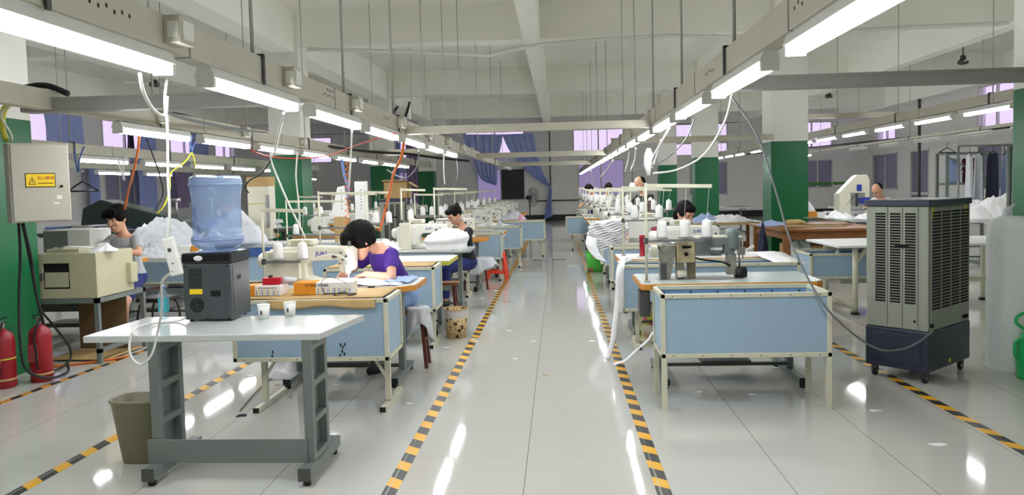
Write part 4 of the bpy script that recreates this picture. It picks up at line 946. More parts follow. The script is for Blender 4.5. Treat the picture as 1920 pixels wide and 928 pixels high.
human('man in black t-shirt standing among the thread stands on the right', (1.48, 13.2, 0), PI-1.0, sit=False, lean=.08, neck=.35, hands=((-.16, .36, .16), (.16, .36, .16)), shirt=M_TBLACK, pants=M_NAVY, hair='bald', vox=.010, hz=.93)
human('person in white shirt standing far down the right row, nearer of two', (1.18, 19.1, 0), PI+.4, sit=False, lean=.1, neck=.4, hands=((-.16, .36, .16), (.16, .36, .16)), shirt=M_TWHITE, pants=M_NAVY, hair='bob', vox=.014, hz=.86)
human('person in white shirt standing far down the right row, farther of two', (.98, 21.6, 0), PI-.9, sit=False, lean=.15, neck=.5, hands=((-.16, .36, .16), (.16, .36, .16)), shirt=M_TWHITE, pants=M_NAVY, hair='long', vox=.014, hz=.86)
pb = P(1655, 362, 17.0)
human('balding man in white shirt seated beyond the evaporative cooler', (pb.x+.05, 17.05, 0), PI-1.0, lean=.25, neck=.4, hz=.70, hands=((-.14, .40, .26), (.14, .40, .26)), shirt=M_TWHITE, pants=M_NAVY, hair='bald', vox=.011, hs=1.25)
human('person in white t-shirt leaning over the table behind blue water bottle', (-5.0, 12.25, 0), PI/2, sit=False, lean=.75, neck=.3, hands=((-.16, .50, .10), (.20, .50, .02)), shirt=M_TWHITE, pants=M_NAVY, hair='short', vox=.010, hz=.93)

# ================================================================ NEAR LEFT
t = empty('dispenser_table', 'long grey speckled sewing-stand table carrying the water dispenser', 'table', (-2.60, 3.98, 0))
MB().prism([(0, .0), (1.31, 0), (1.40, .60), (.02, .62)], .762, .80, 'z').build('tabletop', M_TOPG, t, bevel=.006)
for x in (.385, 1.235):
    l = MB()
    for y in (.0, .235): l.box(x-.025, x+.025, y, y+.045, .06, .762)
    l.box(x-.025, x-.019, .0, .28, .06, .762)
    for z in (.10, .30, .50, .70): l.box(x-.024, x+.024, .04, .24, z, z+.035)
    l.box(x-.022, x+.022, .05, .58, .72, .762)
    o = l.build('leg', M_LEG, t, bevel=.003)
    MB().box(x-.032, x+.032, -.10, .46, .035, .10).build('foot_bar', M_LEG, o, bevel=.005)
    for y in (-.06, .42): MB().cyl((x, y, 0), (x, y, .04), .022, seg=10).build('foot_pad', M_RUBBER, o)
    MB().box(x-.034, x+.034, -.106, -.10, .033, .102).build('end_cap', M_LEGD, o)
MB().box(.34, 1.225, -.012, -.001, .10, .23).build('crossbar', M_LEG, t, bevel=.003)
MB().box(.37, 1.23, .27, .30, .06, .09).build('foot_rail', M_LEGD, t)
# dispenser
t = empty('water_dispenser', 'dark grey tabletop water dispenser standing on grey speckled table', 'water dispenser', (-2.235, 4.40, .80))
MB().box(0, .29, 0, .28, .012, .345).build('dispenser_body', M_DISP, t, bevel=.006)
MB().box(-.006, .296, -.006, .286, .345, .41).build('dispenser_top', M_DISPD, t, bevel=.012)
MB().box(.02, .25, -.002, 0, .03, .32).box(.291, .2915, .03, .25, .03, .33).build('back_plate', M_DISP, t)
g = MB()
for k in range(10): g.box(.035, .115, -.004, -.001, .205+k*.0115, .210+k*.0115)
g.build('vent_slots', M_SLOT, t)
g = MB()
for r in (.008, .018, .028, .038): g.lathe([(r, -.002), (r+.005, -.002), (r+.005, .002), (r, .002)], seg=24, closed=True)
X = Matrix.Rotation(PI/2, 4, 'X'); g.v = [tuple(X @ V(v)+V(.08, -.002, .10)) for v in g.v]; g.build('fan_grille', M_SLOT, t)
MB().box(.038, .116, -.004, -.001, .165, .195).build('warning_label', M_SIGNY, t); MB().box(.165, .225, -.0035, -.001, .15, .185).build('rating_plate', M_SLOT, t)
MB().ell((.10, -.007, .378), (.028, .003, .016), 18, 8).build('oval_badge', M_WENAM, t)
for x, z in ((.02, .02), (.14, .02), (.27, .02), (.27, .33), (.02, .33)): MB().cyl((x, -.005, z), (x, 0, z), .005, seg=8).build('screw', M_SLOT, t)
MB().box(.2915, .294, .10, .14, .24, .265).build('side_label', M_DISPD, t)
for x in (.03, .26):
    for y in (.03, .25): MB().cyl((x, y, 0), (x, y, .014), .012, seg=8).build('foot_pad', M_RUBBER, t)
t = empty('water_bottle', 'large translucent blue water bottle upside down on the dispenser', 'bottle', (-2.075, 4.54, 1.21))
prof = [(.03, -.02), (.03, .0), (.08, .008), (.125, .022), (.148, .045), (.152, .06), (.152, .085), (.146, .095), (.141, .10), (.141, .15), (.142, .20), (.141, .26), (.143, .32), (.150, .385), (.152, .39), (.152, .43), (.148, .445), (.13, .455), (.10, .452), (0, .445)]
MB().lathe(prof, seg=40).build('bottle_shell', M_BOTTLE, t)
MB().lathe([(.146, .062), (.154, .068), (.154, .078), (.146, .084)], seg=40, closed=True).build('rib', M_BOTTLE, t); MB().lathe([(.146, .392), (.155, .398), (.155, .408), (.146, .414)], seg=40, closed=True).build('rib', M_BOTTLE, t)
rel = MB(); rnd = random.Random(9)
for k in range(12):
    a = -PI/2-.9+rnd.random()*.5; z = .14+rnd.random()*.13; r = .143
    rel.tube([(r*math.cos(a+i*.035), r*math.sin(a+i*.035), z+.02*math.sin(i*1.9+k)) for i in range(5)], .0016, 5)
rel.build('moulded_flowers', M_BOTTLE, t)
MB().lathe([(.0, -.008), (.10, -.005), (.115, .004), (.09, .010), (.0, .008)], seg=30).build('collar', MATS['blue_bottle_plastic'], t)
a = PZ(308, 598, .80)
t = empty('drinking_bottle', 'small clear plastic drinking bottle with light blue label on grey table', 'bottle', tuple(a))
MB().lathe([(0, .002), (.026, .0), (.030, .008), (.028, .03), (.031, .04), (.031, .12), (.028, .135), (.030, .15), (.012, .182), (.011, .196), (0, .196)], seg=20).build('bottle_shell', M_PETB, t)
MB().lathe([(.0315, .045), (.0318, .05), (.0318, .125), (.0315, .13)], seg=20).build('bottle_label', mat('cyan_label', '4FB4C4', .5, var=.3, scale=40), t)
MB().cyl((0, 0, .190), (0, 0, .208), .0135, seg=14).build('cap', mat('cap_blue', '8FAEE0', .4), t)
for i, (x, y) in enumerate(((495, 598), (544, 593))):
    a = PZ(x, y, .80); t = empty('paper_cup', ['white paper cup on grey table, nearer the dispenser', 'white paper cup on grey table, nearer its right end'][i], 'cup', tuple(a), 0, 'paper cups')
    MB().lathe([(0, .003), (.027, .003), (.027, 0), (.029, 0), (.037, .086), (.036, .086), (.027, .006), (0, .006)], seg=22).build('cup_wall', M_PAPER, t)
    MB().lathe([(.036, .084), (.0385, .086), (.036, .089)], seg=22, closed=True).build('rim', M_PAPER, t)
    MB().box(-.008, .004, -.034, -.032, .03, .055).build('printed_mark', M_LEGD, t)
t = empty('waste_bin', 'olive plastic waste bin under left end of the dispenser table', 'bin', (-2.48, 4.31, 0))
def rr(w, d, z, n=24, p=4): return [((abs(math.cos(a))**p+abs(math.sin(a))**p)**(-1/p)*math.cos(a)*w, (abs(math.cos(a))**p+abs(math.sin(a))**p)**(-1/p)*math.sin(a)*d, z) for a in [2*PI*k/n+.13 for k in range(n)]]
R = [rr(.10, .08, 0), rr(.15, .11, .36), rr(.158, .118, .362), rr(.158, .118, .378), rr(.145, .105, .372), rr(.098, .078, .01)]
mb = MB(); mb.add([v for r in R for v in r], [(i*24+k, i*24+(k+1) % 24, (i+1)*24+(k+1) % 24, (i+1)*24+k) for i in range(5) for k in range(24)]+[tuple(5*24+k for k in range(24)), tuple(range(23, -1, -1))], 0, True); mb.build('bin_body', M_BIN, t)
# power strip and cords
Yc = 2.95; s0 = P(314, 446, Yc); s1 = P(333, 516, Yc)
t = empty('power_strip', 'white power strip hanging on a cord beside the blue water bottle', 'power strip', tuple((s0+s1)/2)); d = (s1-s0); L = d.length
X = Matrix.Rotation(-math.atan2(d.x, -d.z), 4, 'Y')
X = Matrix.Rotation(math.atan2(-d.x, -d.z), 4, 'Y')
MB().box(-.024, .024, -.012, .012, -L/2, L/2, X=X).build('strip_body', M_WENAM, t, bevel=.006)
MB().box(-.006, .008, -.0135, -.012, .02, .035, X=X).box(-.003, .003, -.0135, -.012, -.03, -.024, X=X).box(-.012, -.008, -.0135, -.012, -.06, -.056, X=X).build('switch', M_LEGD, t)
cord('white_cord', [P(313, 148, Yc)-V(0, 0, 0), P(309, 190, Yc), P(314, 240, Yc), P(315, 330, Yc), P(318, 400, Yc), s0+V(0, 0, 0)], .0065, M_CORDW, 'white twisted cord hanging from near left lamp to the power strip')
cord('white_cord', [P(262, 138, 2.7), P(268, 170, 2.75), P(283, 200, 2.85), P(300, 215, 2.93), P(311, 212, Yc), P(313, 180, Yc)], .007, M_CORDW, 'white cord loop drooping from the near left lamp')
cord('white_cord', [s1+V(-.01, 0, .01), P(312, 518, 3.1), P(303, 535, 3.4), P(303, 580, 3.7), P(295, 625, 3.85), P(284, 665, 3.85), P(264, 683, 3.85), P(246, 668, 3.86), P(243, 640, 3.88), P(255, 615, 3.94), PZ(290, 606, .81), PZ(330, 602, .806), (-2.225, 4.39, .825)], .006, M_CORDW, 'white dispenser cord looping below front edge of the grey table')

# ---------------------------------------------------------------- electrical cabinet, cables, extinguishers
t = empty('electrical_cabinet', 'grey wall-mounted electrical cabinet with yellow warning sign on left pillar', 'cabinet', (-4.21, 5.66, 1.37), PI/4)
MB().box(0, .41, .0, .20, 0, .62).build('cabinet_box', M_GBOX, t, bevel=.004)
dr = MB().box(.012, .405, -.018, -.002, .008, .612).build('door', M_GBOX, t, bevel=.006)
MB().cyl((.345, -.026, .28), (.345, -.018, .28), .011, seg=14).cyl((.345, -.028, .28), (.345, -.026, .28), .006, seg=8).build('lock', M_SLOT, dr)
sg = MB().box(.10, .305, -.021, -.018, .275, .385).build('warning_sign', M_SLOT, dr)
MB().box(.105, .30, -.023, -.021, .281, .379).build('sign_face', M_SIGNY, sg)
tri = MB().prism([(.12, .295), (.172, .295), (.146, .358)], -.0245, -.0235, 'y').build('warning_triangle', M_SIGNR, sg)
MB().prism([(.128, .300), (.164, .300), (.146, .346)], -.0255, -.0245, 'y').build('triangle_face', M_SIGNY, sg)
MB().prism([(.149, .338), (.141, .322), (.146, .322), (.144, .304), (.153, .325), (.147, .325)], -.0265, -.0255, 'y').build('bolt_mark', M_SIGNR, sg)
text('sign_lettering', '当心触电', .030, MATS['lettering_red'], sg, (.238, -.0235, .345))
mb = MB()
for k in range(16): mb.box(.185+k*.0066, .189+k*.0066, -.0245, -.0232, .300, .310)
mb.build('small_print', M_SIGNR, sg)
MB().box(.31, .345, -.0195, -.018, .18, .21).box(.285, .325, -.0195, -.018, .14, .155).build('torn_sticker', M_WENAM, dr)
MB().box(.10, .28, .20, .50, .2, .4).build('mounting_bracket', M_LEG, t)
for i, (pts, r) in enumerate([([P(35, 418, 5.85), P(38, 480, 5.9), P(36, 560, 5.9), P(38, 640, 5.85), P(48, 690, 5.87), P(80, 708, 6.0), P(110, 705, 6.25), P(128, 695, 6.4), P(125, 680, 6.6)], .012),
                              ([P(42, 418, 5.87), P(55, 480, 5.95), P(70, 560, 6.1), P(85, 620, 6.3), P(95, 660, 6.45), P(92, 690, 6.4)], .012),
                              ([P(44, 418, 5.86), P(60, 490, 5.95), P(72, 570, 6.5), P(100, 610, 6.8), P(130, 650, 6.9), P(128, 680, 6.7), P(90, 700, 6.3)], .01)]):
    cord('black_cable', pts, r, M_CORDB, 'black cable dropping from grey cabinet to the floor, %s from the left' % ORD[i], group='cables under the grey cabinet')
cord('yellow_wires', [P(30, 190, 4.95), P(8, 205, 5.0), P(5, 240, 5.4), P(12, 262, 5.75)], .02, M_YEL, 'bundle of yellow wires between cable tray and grey cabinet')
cord('yellow_wires', [P(28, 192, 4.95), P(2, 215, 5.0), P(20, 250, 5.5), P(22, 264, 5.75)], .008, M_CREAM, 'loose cream wire beside the yellow wire bundle')
cord('rolled_hose', [P(38, 172, 4.9)+V(0, 0, .02), P(70, 166, 4.9)+V(0, 0, .02), P(95, 168, 4.9)+V(0, 0, .02), P(128, 176, 4.9)+V(0, 0, .0)], .02, M_CORDB, 'dark rolled cable lying on the left cable tray')
def extinguisher(loc, label, hose=True):
    t = empty('fire_extinguisher', label, 'fire extinguisher', loc, 0, 'fire extinguishers')
    MB().lathe([(0, .01), (.080, .0), (.088, .012), (.088, .40), (.075, .445), (.035, .475), (.025, .49), (0, .49)], seg=24).build('cylinder', M_REDEX, t)
    MB().lathe([(.0885, .06), (.0905, .07), (.0885, .08)], seg=24, closed=True).build('band', M_CARD, t)
    MB().cyl((0, 0, .48), (0, 0, .53), .018, seg=12).box(-.012, .012, -.02, .02, .52, .55).build('valve', M_STEEL, t)
    MB().bar((-.05, 0, .56), (.05, 0, .585), .018, .008).bar((-.05, 0, .545), (.04, 0, .54), .018, .006).build('handle', M_RUBBER, t)
    MB().tube(smooth_path([(.02, -.02, .53), (.05, -.08, .50), (.02, -.10, .40), (.03, -.10, .25), (.03, -.095, .12)]), .009, 8).build('hose', M_RUBBER, t)
    MB().box(-.05, .04, -.093, -.087, .18, .33).build('label_panel', mat('extinguisher_label', 'A8484C', .6, var=.5, scale=60), t)
    return t
e1 = extinguisher((-4.62, 6.02, 0), 'red fire extinguisher at the left photo edge, with yellow tie')
MB().lathe([(.089, .235), (.092, .24), (.089, .25)], seg=24, closed=True).build('yellow_tie', M_YEL, e1)
extinguisher((-4.44, 6.22, 0), 'red fire extinguisher beside the yellow-tied one, behind black cable')
# ---------------------------------------------------------------- beige machine on its stand
t = empty('beige_machine', 'square beige steel machine with an open hatch beside the boy', 'machine', (-4.92, 6.84, .62))
fr = MB().box(0, .62, .02, .62, 0, .42)
fr.build('machine_casing', M_BEIGE, t, bevel=.006)
dp = MB()
for q in ((.0, .10, .0, .42), (.36, .62, 0, .42)): dp.box(q[0], q[1], 0, .018, q[2], q[3])
dp.box(.10, .36, 0, .018, .33, .42).box(.10, .36, 0, .018, 0, .09); dp.build('front_plate', M_BEIGE, t)
MB().box(.10, .36, .016, .022, .09, .33).build('hatch_opening', M_SLOT, t)
MB().bar((.23, .005, .105), (.23, .014, .245), .23, .008, up=(0, -1, 0)).build('hatch_flap', M_BEIGE, t)
MB().box(.085, .105, -.015, .005, .17, .24).build('hatch_hinge', M_STEEL, t)
MB().box(.08, .40, .10, .5, .42, .455).build('top_plate', M_BEIGE, t, bevel=.004)
MB().box(.615, .665, .50, .62, .08, .28).build('side_housing', M_BEIGE, t, bevel=.006)
cord('white_cord', [(-4.80, 7.0, 1.085), (-4.70, 6.95, 1.08), (-4.62, 6.9, 1.10), (-4.5, 7.0, 1.085), (-4.4, 7.1, 1.05)], .006, M_CORDW, 'white cable lying on top of the beige machine')
heap('cloth_heap', 'small crumpled white cloth on the beige machine top', 'fabric', (-4.36, 7.05, 1.04), (.14, .10), .06, M_CLOTH, 31, rough=.9)
t = empty('machine_stand', 'grey angle-iron stand with lower rails under the beige machine', 'stand', (-4.94, 6.84, 0))
for x in (.02, .62):
    for y in (.02, .80): MB().box(x-.02, x+.02, y-.02, y+.02, 0, .615).build('leg', M_LEG, t)
MB().box(0, .64, 0, .04, .57, .615).box(0, .64, .78, .82, .57, .615).box(0, .04, 0, .82, .57, .615).box(.60, .64, 0, .82, .57, .615).build('top_frame', M_LEG, t)
MB().box(.60, .64, 0, .82, .10, .14).build('lower_rail', M_LEG, t); MB().box(0, .04, 0, .82, .10, .14).build('lower_rail', M_LEG, t)
tag(MB().box(-4.86, -4.36, 7.40, 7.415, .03, .56).build('brown_board', mat('brown_hardboard', '6B5438', .7, var=.15, scale=5)), 'brown hardboard sheet leaning under the beige machine', 'board')
cardsheet('cardboard_sheet', 'flattened cardboard on the floor under the beige machine', -4.9, -4.3, 6.95, 7.55, .012, seed=8)
t = empty('black_stool', 'stool with black tubular hoop legs between beige machine and boy', 'stool', (-4.35, 8.0, 0))
for y in (-.15, .15): MB().tube(smooth_path([(-.16, y, 0), (-.15, y, .3), (-.09, y, .42), (.09, y, .42), (.15, y, .3), (.16, y, 0)]), .012, 8).build('leg', M_RUBBER, t)
MB().box(-.16, .16, -.17, .17, .43, .47).build('seat', M_RUBBER, t, bevel=.01)
bx = empty('white_cabinet', 'white and grey box-shaped cabinet on table left of the boy', 'cabinet', (-5.60, 8.0, .85)); MB().box(0, .52, 0, .4, 0, .36).build('cabinet_body', M_WENAM, bx, bevel=.006); MB().box(-.004, .27, -.006, .002, .01, .35).build('grey_door', M_LEG, bx)
new_table((-6.3, 7.95, 0), 1.5, .7, 'table under the white and grey cabinet at the left', top=M_TOPW, zt=.85, legs=M_LEGD)
rb = empty('red_striped_bucket', 'white bucket with red stripes on floor beside the boy', 'bucket', tuple(PZ(282, 560, 0)))
MB().lathe([(0, .005), (.14, 0), (.17, .36), (.165, .36), (.135, .01), (0, .01)], seg=26).build('bucket_wall', stripe_mat('red_stripes', 'E8E6E2', 'C2283A', .12, .5, axis=2), rb)
# ================================================================ NEAR RIGHT: evaporative cooler
def cooler(loc, rz, label, detail=True):
    t = empty('evaporative_cooler', label, 'evaporative cooler', loc, rz)
    W, D = .48, .76
    MB().box(0, W, 0, D, .09, .40).build('water_tank', M_COOLN, t, bevel=.012)
    MB().box(.06, W-.06, -.004, 0, .13, .36).build('tank_recess', M_COOLN, t, bevel=.002)
    MB().box(.006, W-.006, .006, D-.006, .40, 1.335).build('cooler_body', M_COOLG, t, bevel=.008)
    MB().box(-.006, W+.006, -.006, D+.006, 1.335, 1.385).build('top_cover', M_COOLN, t, bevel=.008)
    for k in range(3):
        x = .077+k*.112; fr = MB().box(x-.010, x+.098, -.002, .006, .405, 1.33).build('vent_panel', M_COOLG, t, bevel=.003); s = MB()
        for i in range(33): s.box(x+.006, x+.084, -.0045, -.002, .60+i*.021, .614+i*.021)
        s.build('vent_slots', M_SLOT, fr)
    for k in range(4):
        y = .045+k*.170; fr = MB().box(W-.006, W+.002, y-.008, y+.158, .46, 1.32).build('vent_panel', M_COOLG, t, bevel=.003); s = MB()
        for i in range(31): s.box(W+.002, W+.0045, y+.004, y+.146, .56+i*.024, .575+i*.024)
        s.build('vent_slots', M_SLOT, fr)
    MB().box(.235, .335, -.008, -.003, 1.02, 1.05).build('badge', M_SLOT, t)
    MB().cyl((W-.10, -.004, .47), (W-.10, 0, .47), .010, seg=10).build('drain_cap', M_SLOT, t)
    MB().box(W-.01, W+.008, .03, .07, .43, .455).build('cable_gland', M_SLOT, t); MB().box(W-.01, W+.008, .62, .70, .43, .455).build('cable_gland', M_SLOT, t)
    MB().box(W, W+.003, .04, .08, 1.25, 1.33).box(W, W+.003, .62, .66, 1.25, 1.33).box(W, W+.002, .35, .39, .12, .15).build('yellow_sticker', M_YEL, t)
    for x in (.05, W-.05):
        for y in (.06, D-.06):
            c = MB().box(x-.02, x+.02, y-.02, y+.02, .055, .09).build('caster', M_LEGD, t)
            MB().cyl((x-.012, y, .035), (x+.012, y, .035), .035, seg=16).build('wheel', M_RUBBER, c); MB().cyl((x-.014, y, .035), (x+.014, y, .035), .012, seg=10).build('hub', M_STEEL, c)
    return t
cooler((2.40, 6.17, 0), -.835, 'tall grey evaporative cooler on casters with navy tank, right foreground')
cooler((-3.45, 14.6, 0), 0.15, 'evaporative cooler far left under the open cardboard box')
# bubble wrap
t = empty('bubble_wrap_roll', 'tall standing roll of grey bubble wrap at the right photo edge', 'roll', (3.60, 6.34, 0))
mb = MB(); vs = []
N = 36; zs = [0, .02, .2, .4, .6, .8, 1.0, 1.15, 1.20, 1.225, 1.23]
rs = [.155, .165, .168, .162, .17, .163, .168, .165, .14, .09, .02]
mb.add([(r*(1+.03*noise.noise(V(math.cos(2*PI*k/N)*2, math.sin(2*PI*k/N)*2, z*3)))*math.cos(2*PI*k/N), r*(1+.03*noise.noise(V(math.cos(2*PI*k/N)*2, math.sin(2*PI*k/N)*2, z*3)))*math.sin(2*PI*k/N), z) for z, r in zip(zs, rs) for k in range(N)],
       [(i*N+k, i*N+(k+1) % N, (i+1)*N+(k+1) % N, (i+1)*N+k) for i in range(len(zs)-1) for k in range(N)], 0, True)
mb.build('wrap_layers', M_BWRAP, t)
MB().loft([((-.02, 0, 1.21), (.05, 0, 0), (0, .03, 0)), ((-.03, 0, 1.27), (.03, 0, 0), (0, .02, 0)), ((0, 0, 1.31), (.045, 0, .02), (0, .01, 0))], 12).build('loose_end', M_PLAST, t)
# green can
t = empty('green_kettle', 'bright green plastic watering kettle on the floor, cut by right edge', 'kettle', (3.60, 6.0, 0))
MB().lathe([(0, .005), (.12, 0), (.128, .02), (.128, .13), (.118, .30), (.10, .34), (.05, .38), (.045, .42), (0, .42)], seg=26).build('kettle_body', M_GREENP, t)
MB().tube(smooth_path([(-.05, 0, .36), (-.11, 0, .40), (-.15, 0, .45), (-.10, 0, .50), (0, 0, .51), (.10, 0, .50)]), .013, 8).build('top_handle', M_GREENP, t)
MB().tube(smooth_path([(-.11, 0, .15), (-.15, 0, .18), (-.15, 0, .28), (-.11, 0, .30)]), .012, 8).build('side_handle', M_GREENP, t)
MB().lathe([(.128, .10), (.133, .105), (.133, .12), (.128, .125)], seg=26, closed=True).build('ring', M_GREENP, t)
# pipe rack
t = empty('garment_rack', 'dark grey pipe rack with horizontal rail behind bubble wrap roll', 'rack', (3.93, 6.95, 0))
MB().cyl((0, 0, 0.05), (0, 0, 1.80), .022, seg=12).build('post', M_LEG, t); MB().cyl((-.03, 0, 1.79), (1.2, 0, 1.79), .018, seg=10).build('rail', M_LEG, t)
MB().tube([(-.32, -.3, .03), (-.22, -.2, .05), (0, 0, .05), (.3, .1, .05)], .02, 8).build('foot', M_LEGD, t); MB().cyl((1.18, 0, 0), (1.18, 0, 1.8), .022, seg=10).build('post', M_LEG, t)
# ================================================================ RIGHT SIDE MIDGROUND
t = empty('wooden_table', 'brown wooden work table beside the right green pillar', 'table', (3.47, 12.1, 0))
MB().box(-.06, 1.55, -.05, 2.0, .765, .80).build('tabletop', M_WOOD, t, bevel=.005)
for x in (.06, 1.40):
    for y in (.05, 1.85): MB().box(x-.05, x+.05, y-.05, y+.05, 0, .765).build('leg', M_WOOD, t, bevel=.004)
MB().box(.06, 1.40, .03, .06, .64, .765).box(.03, .06, .05, 1.85, .64, .765).box(.06, 1.40, 1.84, 1.87, .64, .765).build('apron', M_WOOD, t)
MB().box(.0, 1.46, .0, 1.9, .18, .22).build('lower_shelf', M_WOOD, t)
tag(MB().box(3.75, 4.75, 12.5, 13.3, .22, .50).build('cardboard_box', M_CARD, bevel=.004), 'low cardboard box on lower shelf of the brown table', 'box')
heap('cloth_heap', 'mint green cloth heap in plastic under the brown wooden table', 'fabric', (3.85, 12.55, .22), (.26, .24), .40, M_CLOTHM, 40, flat=.8)
heap('cloth_heap', 'small light blue cloth on the brown wooden table', 'fabric', (3.60, 13.3, .8), (.25, .2), .07, M_CLOTHB, 41, rough=.7)
tag(MB().lathe([(0, 0), (.2, 0), (.18, .05), (.1, .08), (0, .085)], seg=20).build('brown_cushion', M_CARD, loc=(4.05, 13.5, .8)), 'round brown pad on the wooden table', 'pad')
cardsheet('paper_pattern', 'brown paper pattern sheets on the wooden table', 3.7, 4.6, 12.5, 13.2, .803, M_CARDE, 3)
def cv(u, v): return (4.15+.75*u, 13.0+.3*v, .81+.13*(1-u)**.6*(1-.2*v)+.01*math.sin(u*9))
tag(MB().sheet(cv, 18, 6, .006).build('white_cover', M_PAPER), 'white sheet curled on the wooden table', 'fabric')
new_table((2.55, 14.6, 0), 1.3, 1.2, 'cloth-covered table left of right green pillar', legs=M_WOOD, edge=M_CARD)
for i, (c, r, h, m, lb) in enumerate([((2.85, 15.0, .8), (.4, .3), .14, M_CLOTHB, 'blue shirts heaped on table left of right green pillar'), ((3.25, 14.9, .8), (.5, .3), .12, M_CLOTH, 'white shirts heaped beside the blue shirts'),
        ((3.27, 12.55, .28), (.10, .16), .54, M_CLOTHN, 'navy garment hanging from the wooden table corner'), ((2.62, 14.4, .38), (.3, .2), .32, M_CLOTHP, 'pink and grey cloth heap below the shirts table'), ((2.3, 12.4, .2), (.32, .22), .42, M_TBLACK, 'dark cloth heap behind the seated woman in black')]):
    heap('cloth_heap', lb, 'fabric', c, r, h, m, 50+i, rough=.6)
new_bin((2.90, 9.05, 0), 1.05, .68, 'pale blue work bin with white cloth on its rim, right of row', feet='plain', zb=.40, zt=.70)
heap('cloth_heap', 'small white cloth on the rim of right-hand blue bin', 'fabric', (3.38, 9.55, .42), (.12, .12), .26, M_CLOTH, 61)
t = empty('white_table', 'white table with round post legs, partly hidden by the evaporative cooler', 'table', (3.15, 8.85, 0))
MB().box(0, 2.3, 0, 1.15, .775, .80).build('tabletop', M_TOPW, t, bevel=.003)
for x in (.22, 2.15):
    for y in (.10, 1.06):
        l = MB().cyl((x, y, .02), (x, y, .775), .032, seg=12).build('leg', M_CREAM, t); MB().cyl((x, y, 0), (x, y, .03), .05, seg=12).build('foot_pad', M_RUBBER, l)
    MB().box(x-.015, x+.015, .12, 1.0, .08, .12).build('rail', M_CREAM, t)
MB().bar((.22, .12, .55), (.36, .12, .77), .03, .03).build('brace', M_CREAM, t); MB().box(.22, 2.15, .55, .58, .30, .36).build('rail', M_CREAM, t)
for i, (x0, y0, L, D, lb) in enumerate([(5.30, 14.7, 1.9, 1.4, 'long white ironing table with cloth beside the button machine'), (7.1, 13.6, 1.9, 1.3, 'white table with heaped shirts right of the evaporative cooler'), (6.4, 17.8, 2.2, 1.2, 'white table behind the balding man'), (3.2, 23.5, 2.6, 1.2, 'black-topped table behind the right pillars'), (7.6, 21.0, 2.2, 1.2, 'white table near the glass door')]):
    new_table((x0, y0, 0), L, D, lb, top=M_TOPW if i != 3 else M_BLACK, edge=M_TOPG, ch=0)
rnd = random.Random(12)
for i in range(9):
    heap('cloth_heap', 'rumpled white cloth on the ironing table, %s from its left end' % ORD[i], 'fabric', (5.45+i*.21, 14.95+rnd.random()*.9, .8), (.28, .25), .06+rnd.random()*.06, [M_CLOTH, M_CLOTHG][i % 2], 70+i, rough=.9, group='cloths on the ironing table')
for i in range(7):
    heap('cloth_heap', 'white shirt bundle on table right of the cooler, %s from left' % ORD[i], 'fabric', (7.25+i*.22, 13.9+rnd.random()*.6, .8), (.32, .3), .26+.12*math.sin(i*.55), [M_CLOTH, M_CLOTHG][i % 2 if i > 4 else 0], 90+i, rough=.28, flat=.8, group='shirt bundles right of the cooler')
# button machine
t = empty('button_machine', 'large cream arched snap press with blue parts on the ironing table', 'press machine', (5.66, 15.6, .80)); t.scale = (.74, 1, .95)
MB().box(-.2, .10, -.15, .15, 0, .50).build('column', M_MACH, t, bevel=.01)
MB().prism([(-.2, .50), (.10, .50), (.50, .50), (.50, .40), (.62, .40), (.62, .78), (.56, .88), (.30, .88), (.22, .84)], -.10, .10, 'y').build('arched_head', M_MACH, t, bevel=.015)
MB().box(.28, .40, -.12, -.09, .55, .68).build('gauge', mat('royal_blue', '2A3AA8', .4), t); MB().box(.42, .62, -.11, .11, .28, .40).build('blue_block', MATS['royal_blue'], t)
MB().cyl((.33, 0, .22), (.33, 0, .50), .03, seg=12).build('ram', M_LEGD, t); MB().box(-.02, .5, -.08, .08, .12, .17).build('anvil', M_STEEL, t)
MB().tube(smooth_path([(0, -.11, 0), (0, -.14, .25), (.15, -.14, .4), (.3, -.12, .5)]), .01, 6).build('cable', M_LEGD, t)
t = empty('supply_box', 'orange and white carton beside the snap press', 'box', (4.85, 15.4, .80)); MB().box(0, .22, 0, .15, 0, .14).build('carton_body', M_ORANGEP, t); MB().box(.22, .40, 0, .15, 0, .12).build('carton_end', M_PAPER, t)
heap('cloth_heap', 'grey plastic-wrapped bundle behind the orange carton', 'fabric', (4.95, 15.9, .8), (.3, .25), .34, M_CLOTHG, 110, flat=.8)
# hanging garments
def garment(x, y, z, L, m, label, rz=0, w=.20, group='garments on the right racks'):
    t = empty('hanging_garment', label, 'garment', (x, y, z), rz, group)
    MB().tube([(-.18, 0, -.08), (0, 0, 0), (.18, 0, -.08), (-.18, 0, -.08)], .008, 6).tube([(0, 0, 0), (0, 0, .06), (.02, 0, .08), (0, 0, .09)], .004, 6).build('hanger', M_RUBBER, t)
    def fn(u, v):
        a = 2*PI*u; ww = w*(.75+.25*v)*(1 if v > .04 else .5+v*12); return (ww*math.cos(a)*(1+.08*math.sin(a*5)), (.045+.02*v)*math.sin(a)*(1+.3*math.sin(a*4+1)), -.06-L*v+.02*math.cos(a*2)*(1-v))
    N, R = 28, 12; mb = MB(); mb.add([fn(k/N, i/R) for i in range(R+1) for k in range(N)], [(i*N+k, (i+1)*N+k, (i+1)*N+(k+1) % N, i*N+(k+1) % N) for i in range(R) for k in range(N)]+[tuple(range(N))], 0, True); mb.build('garment_cloth', m, t)
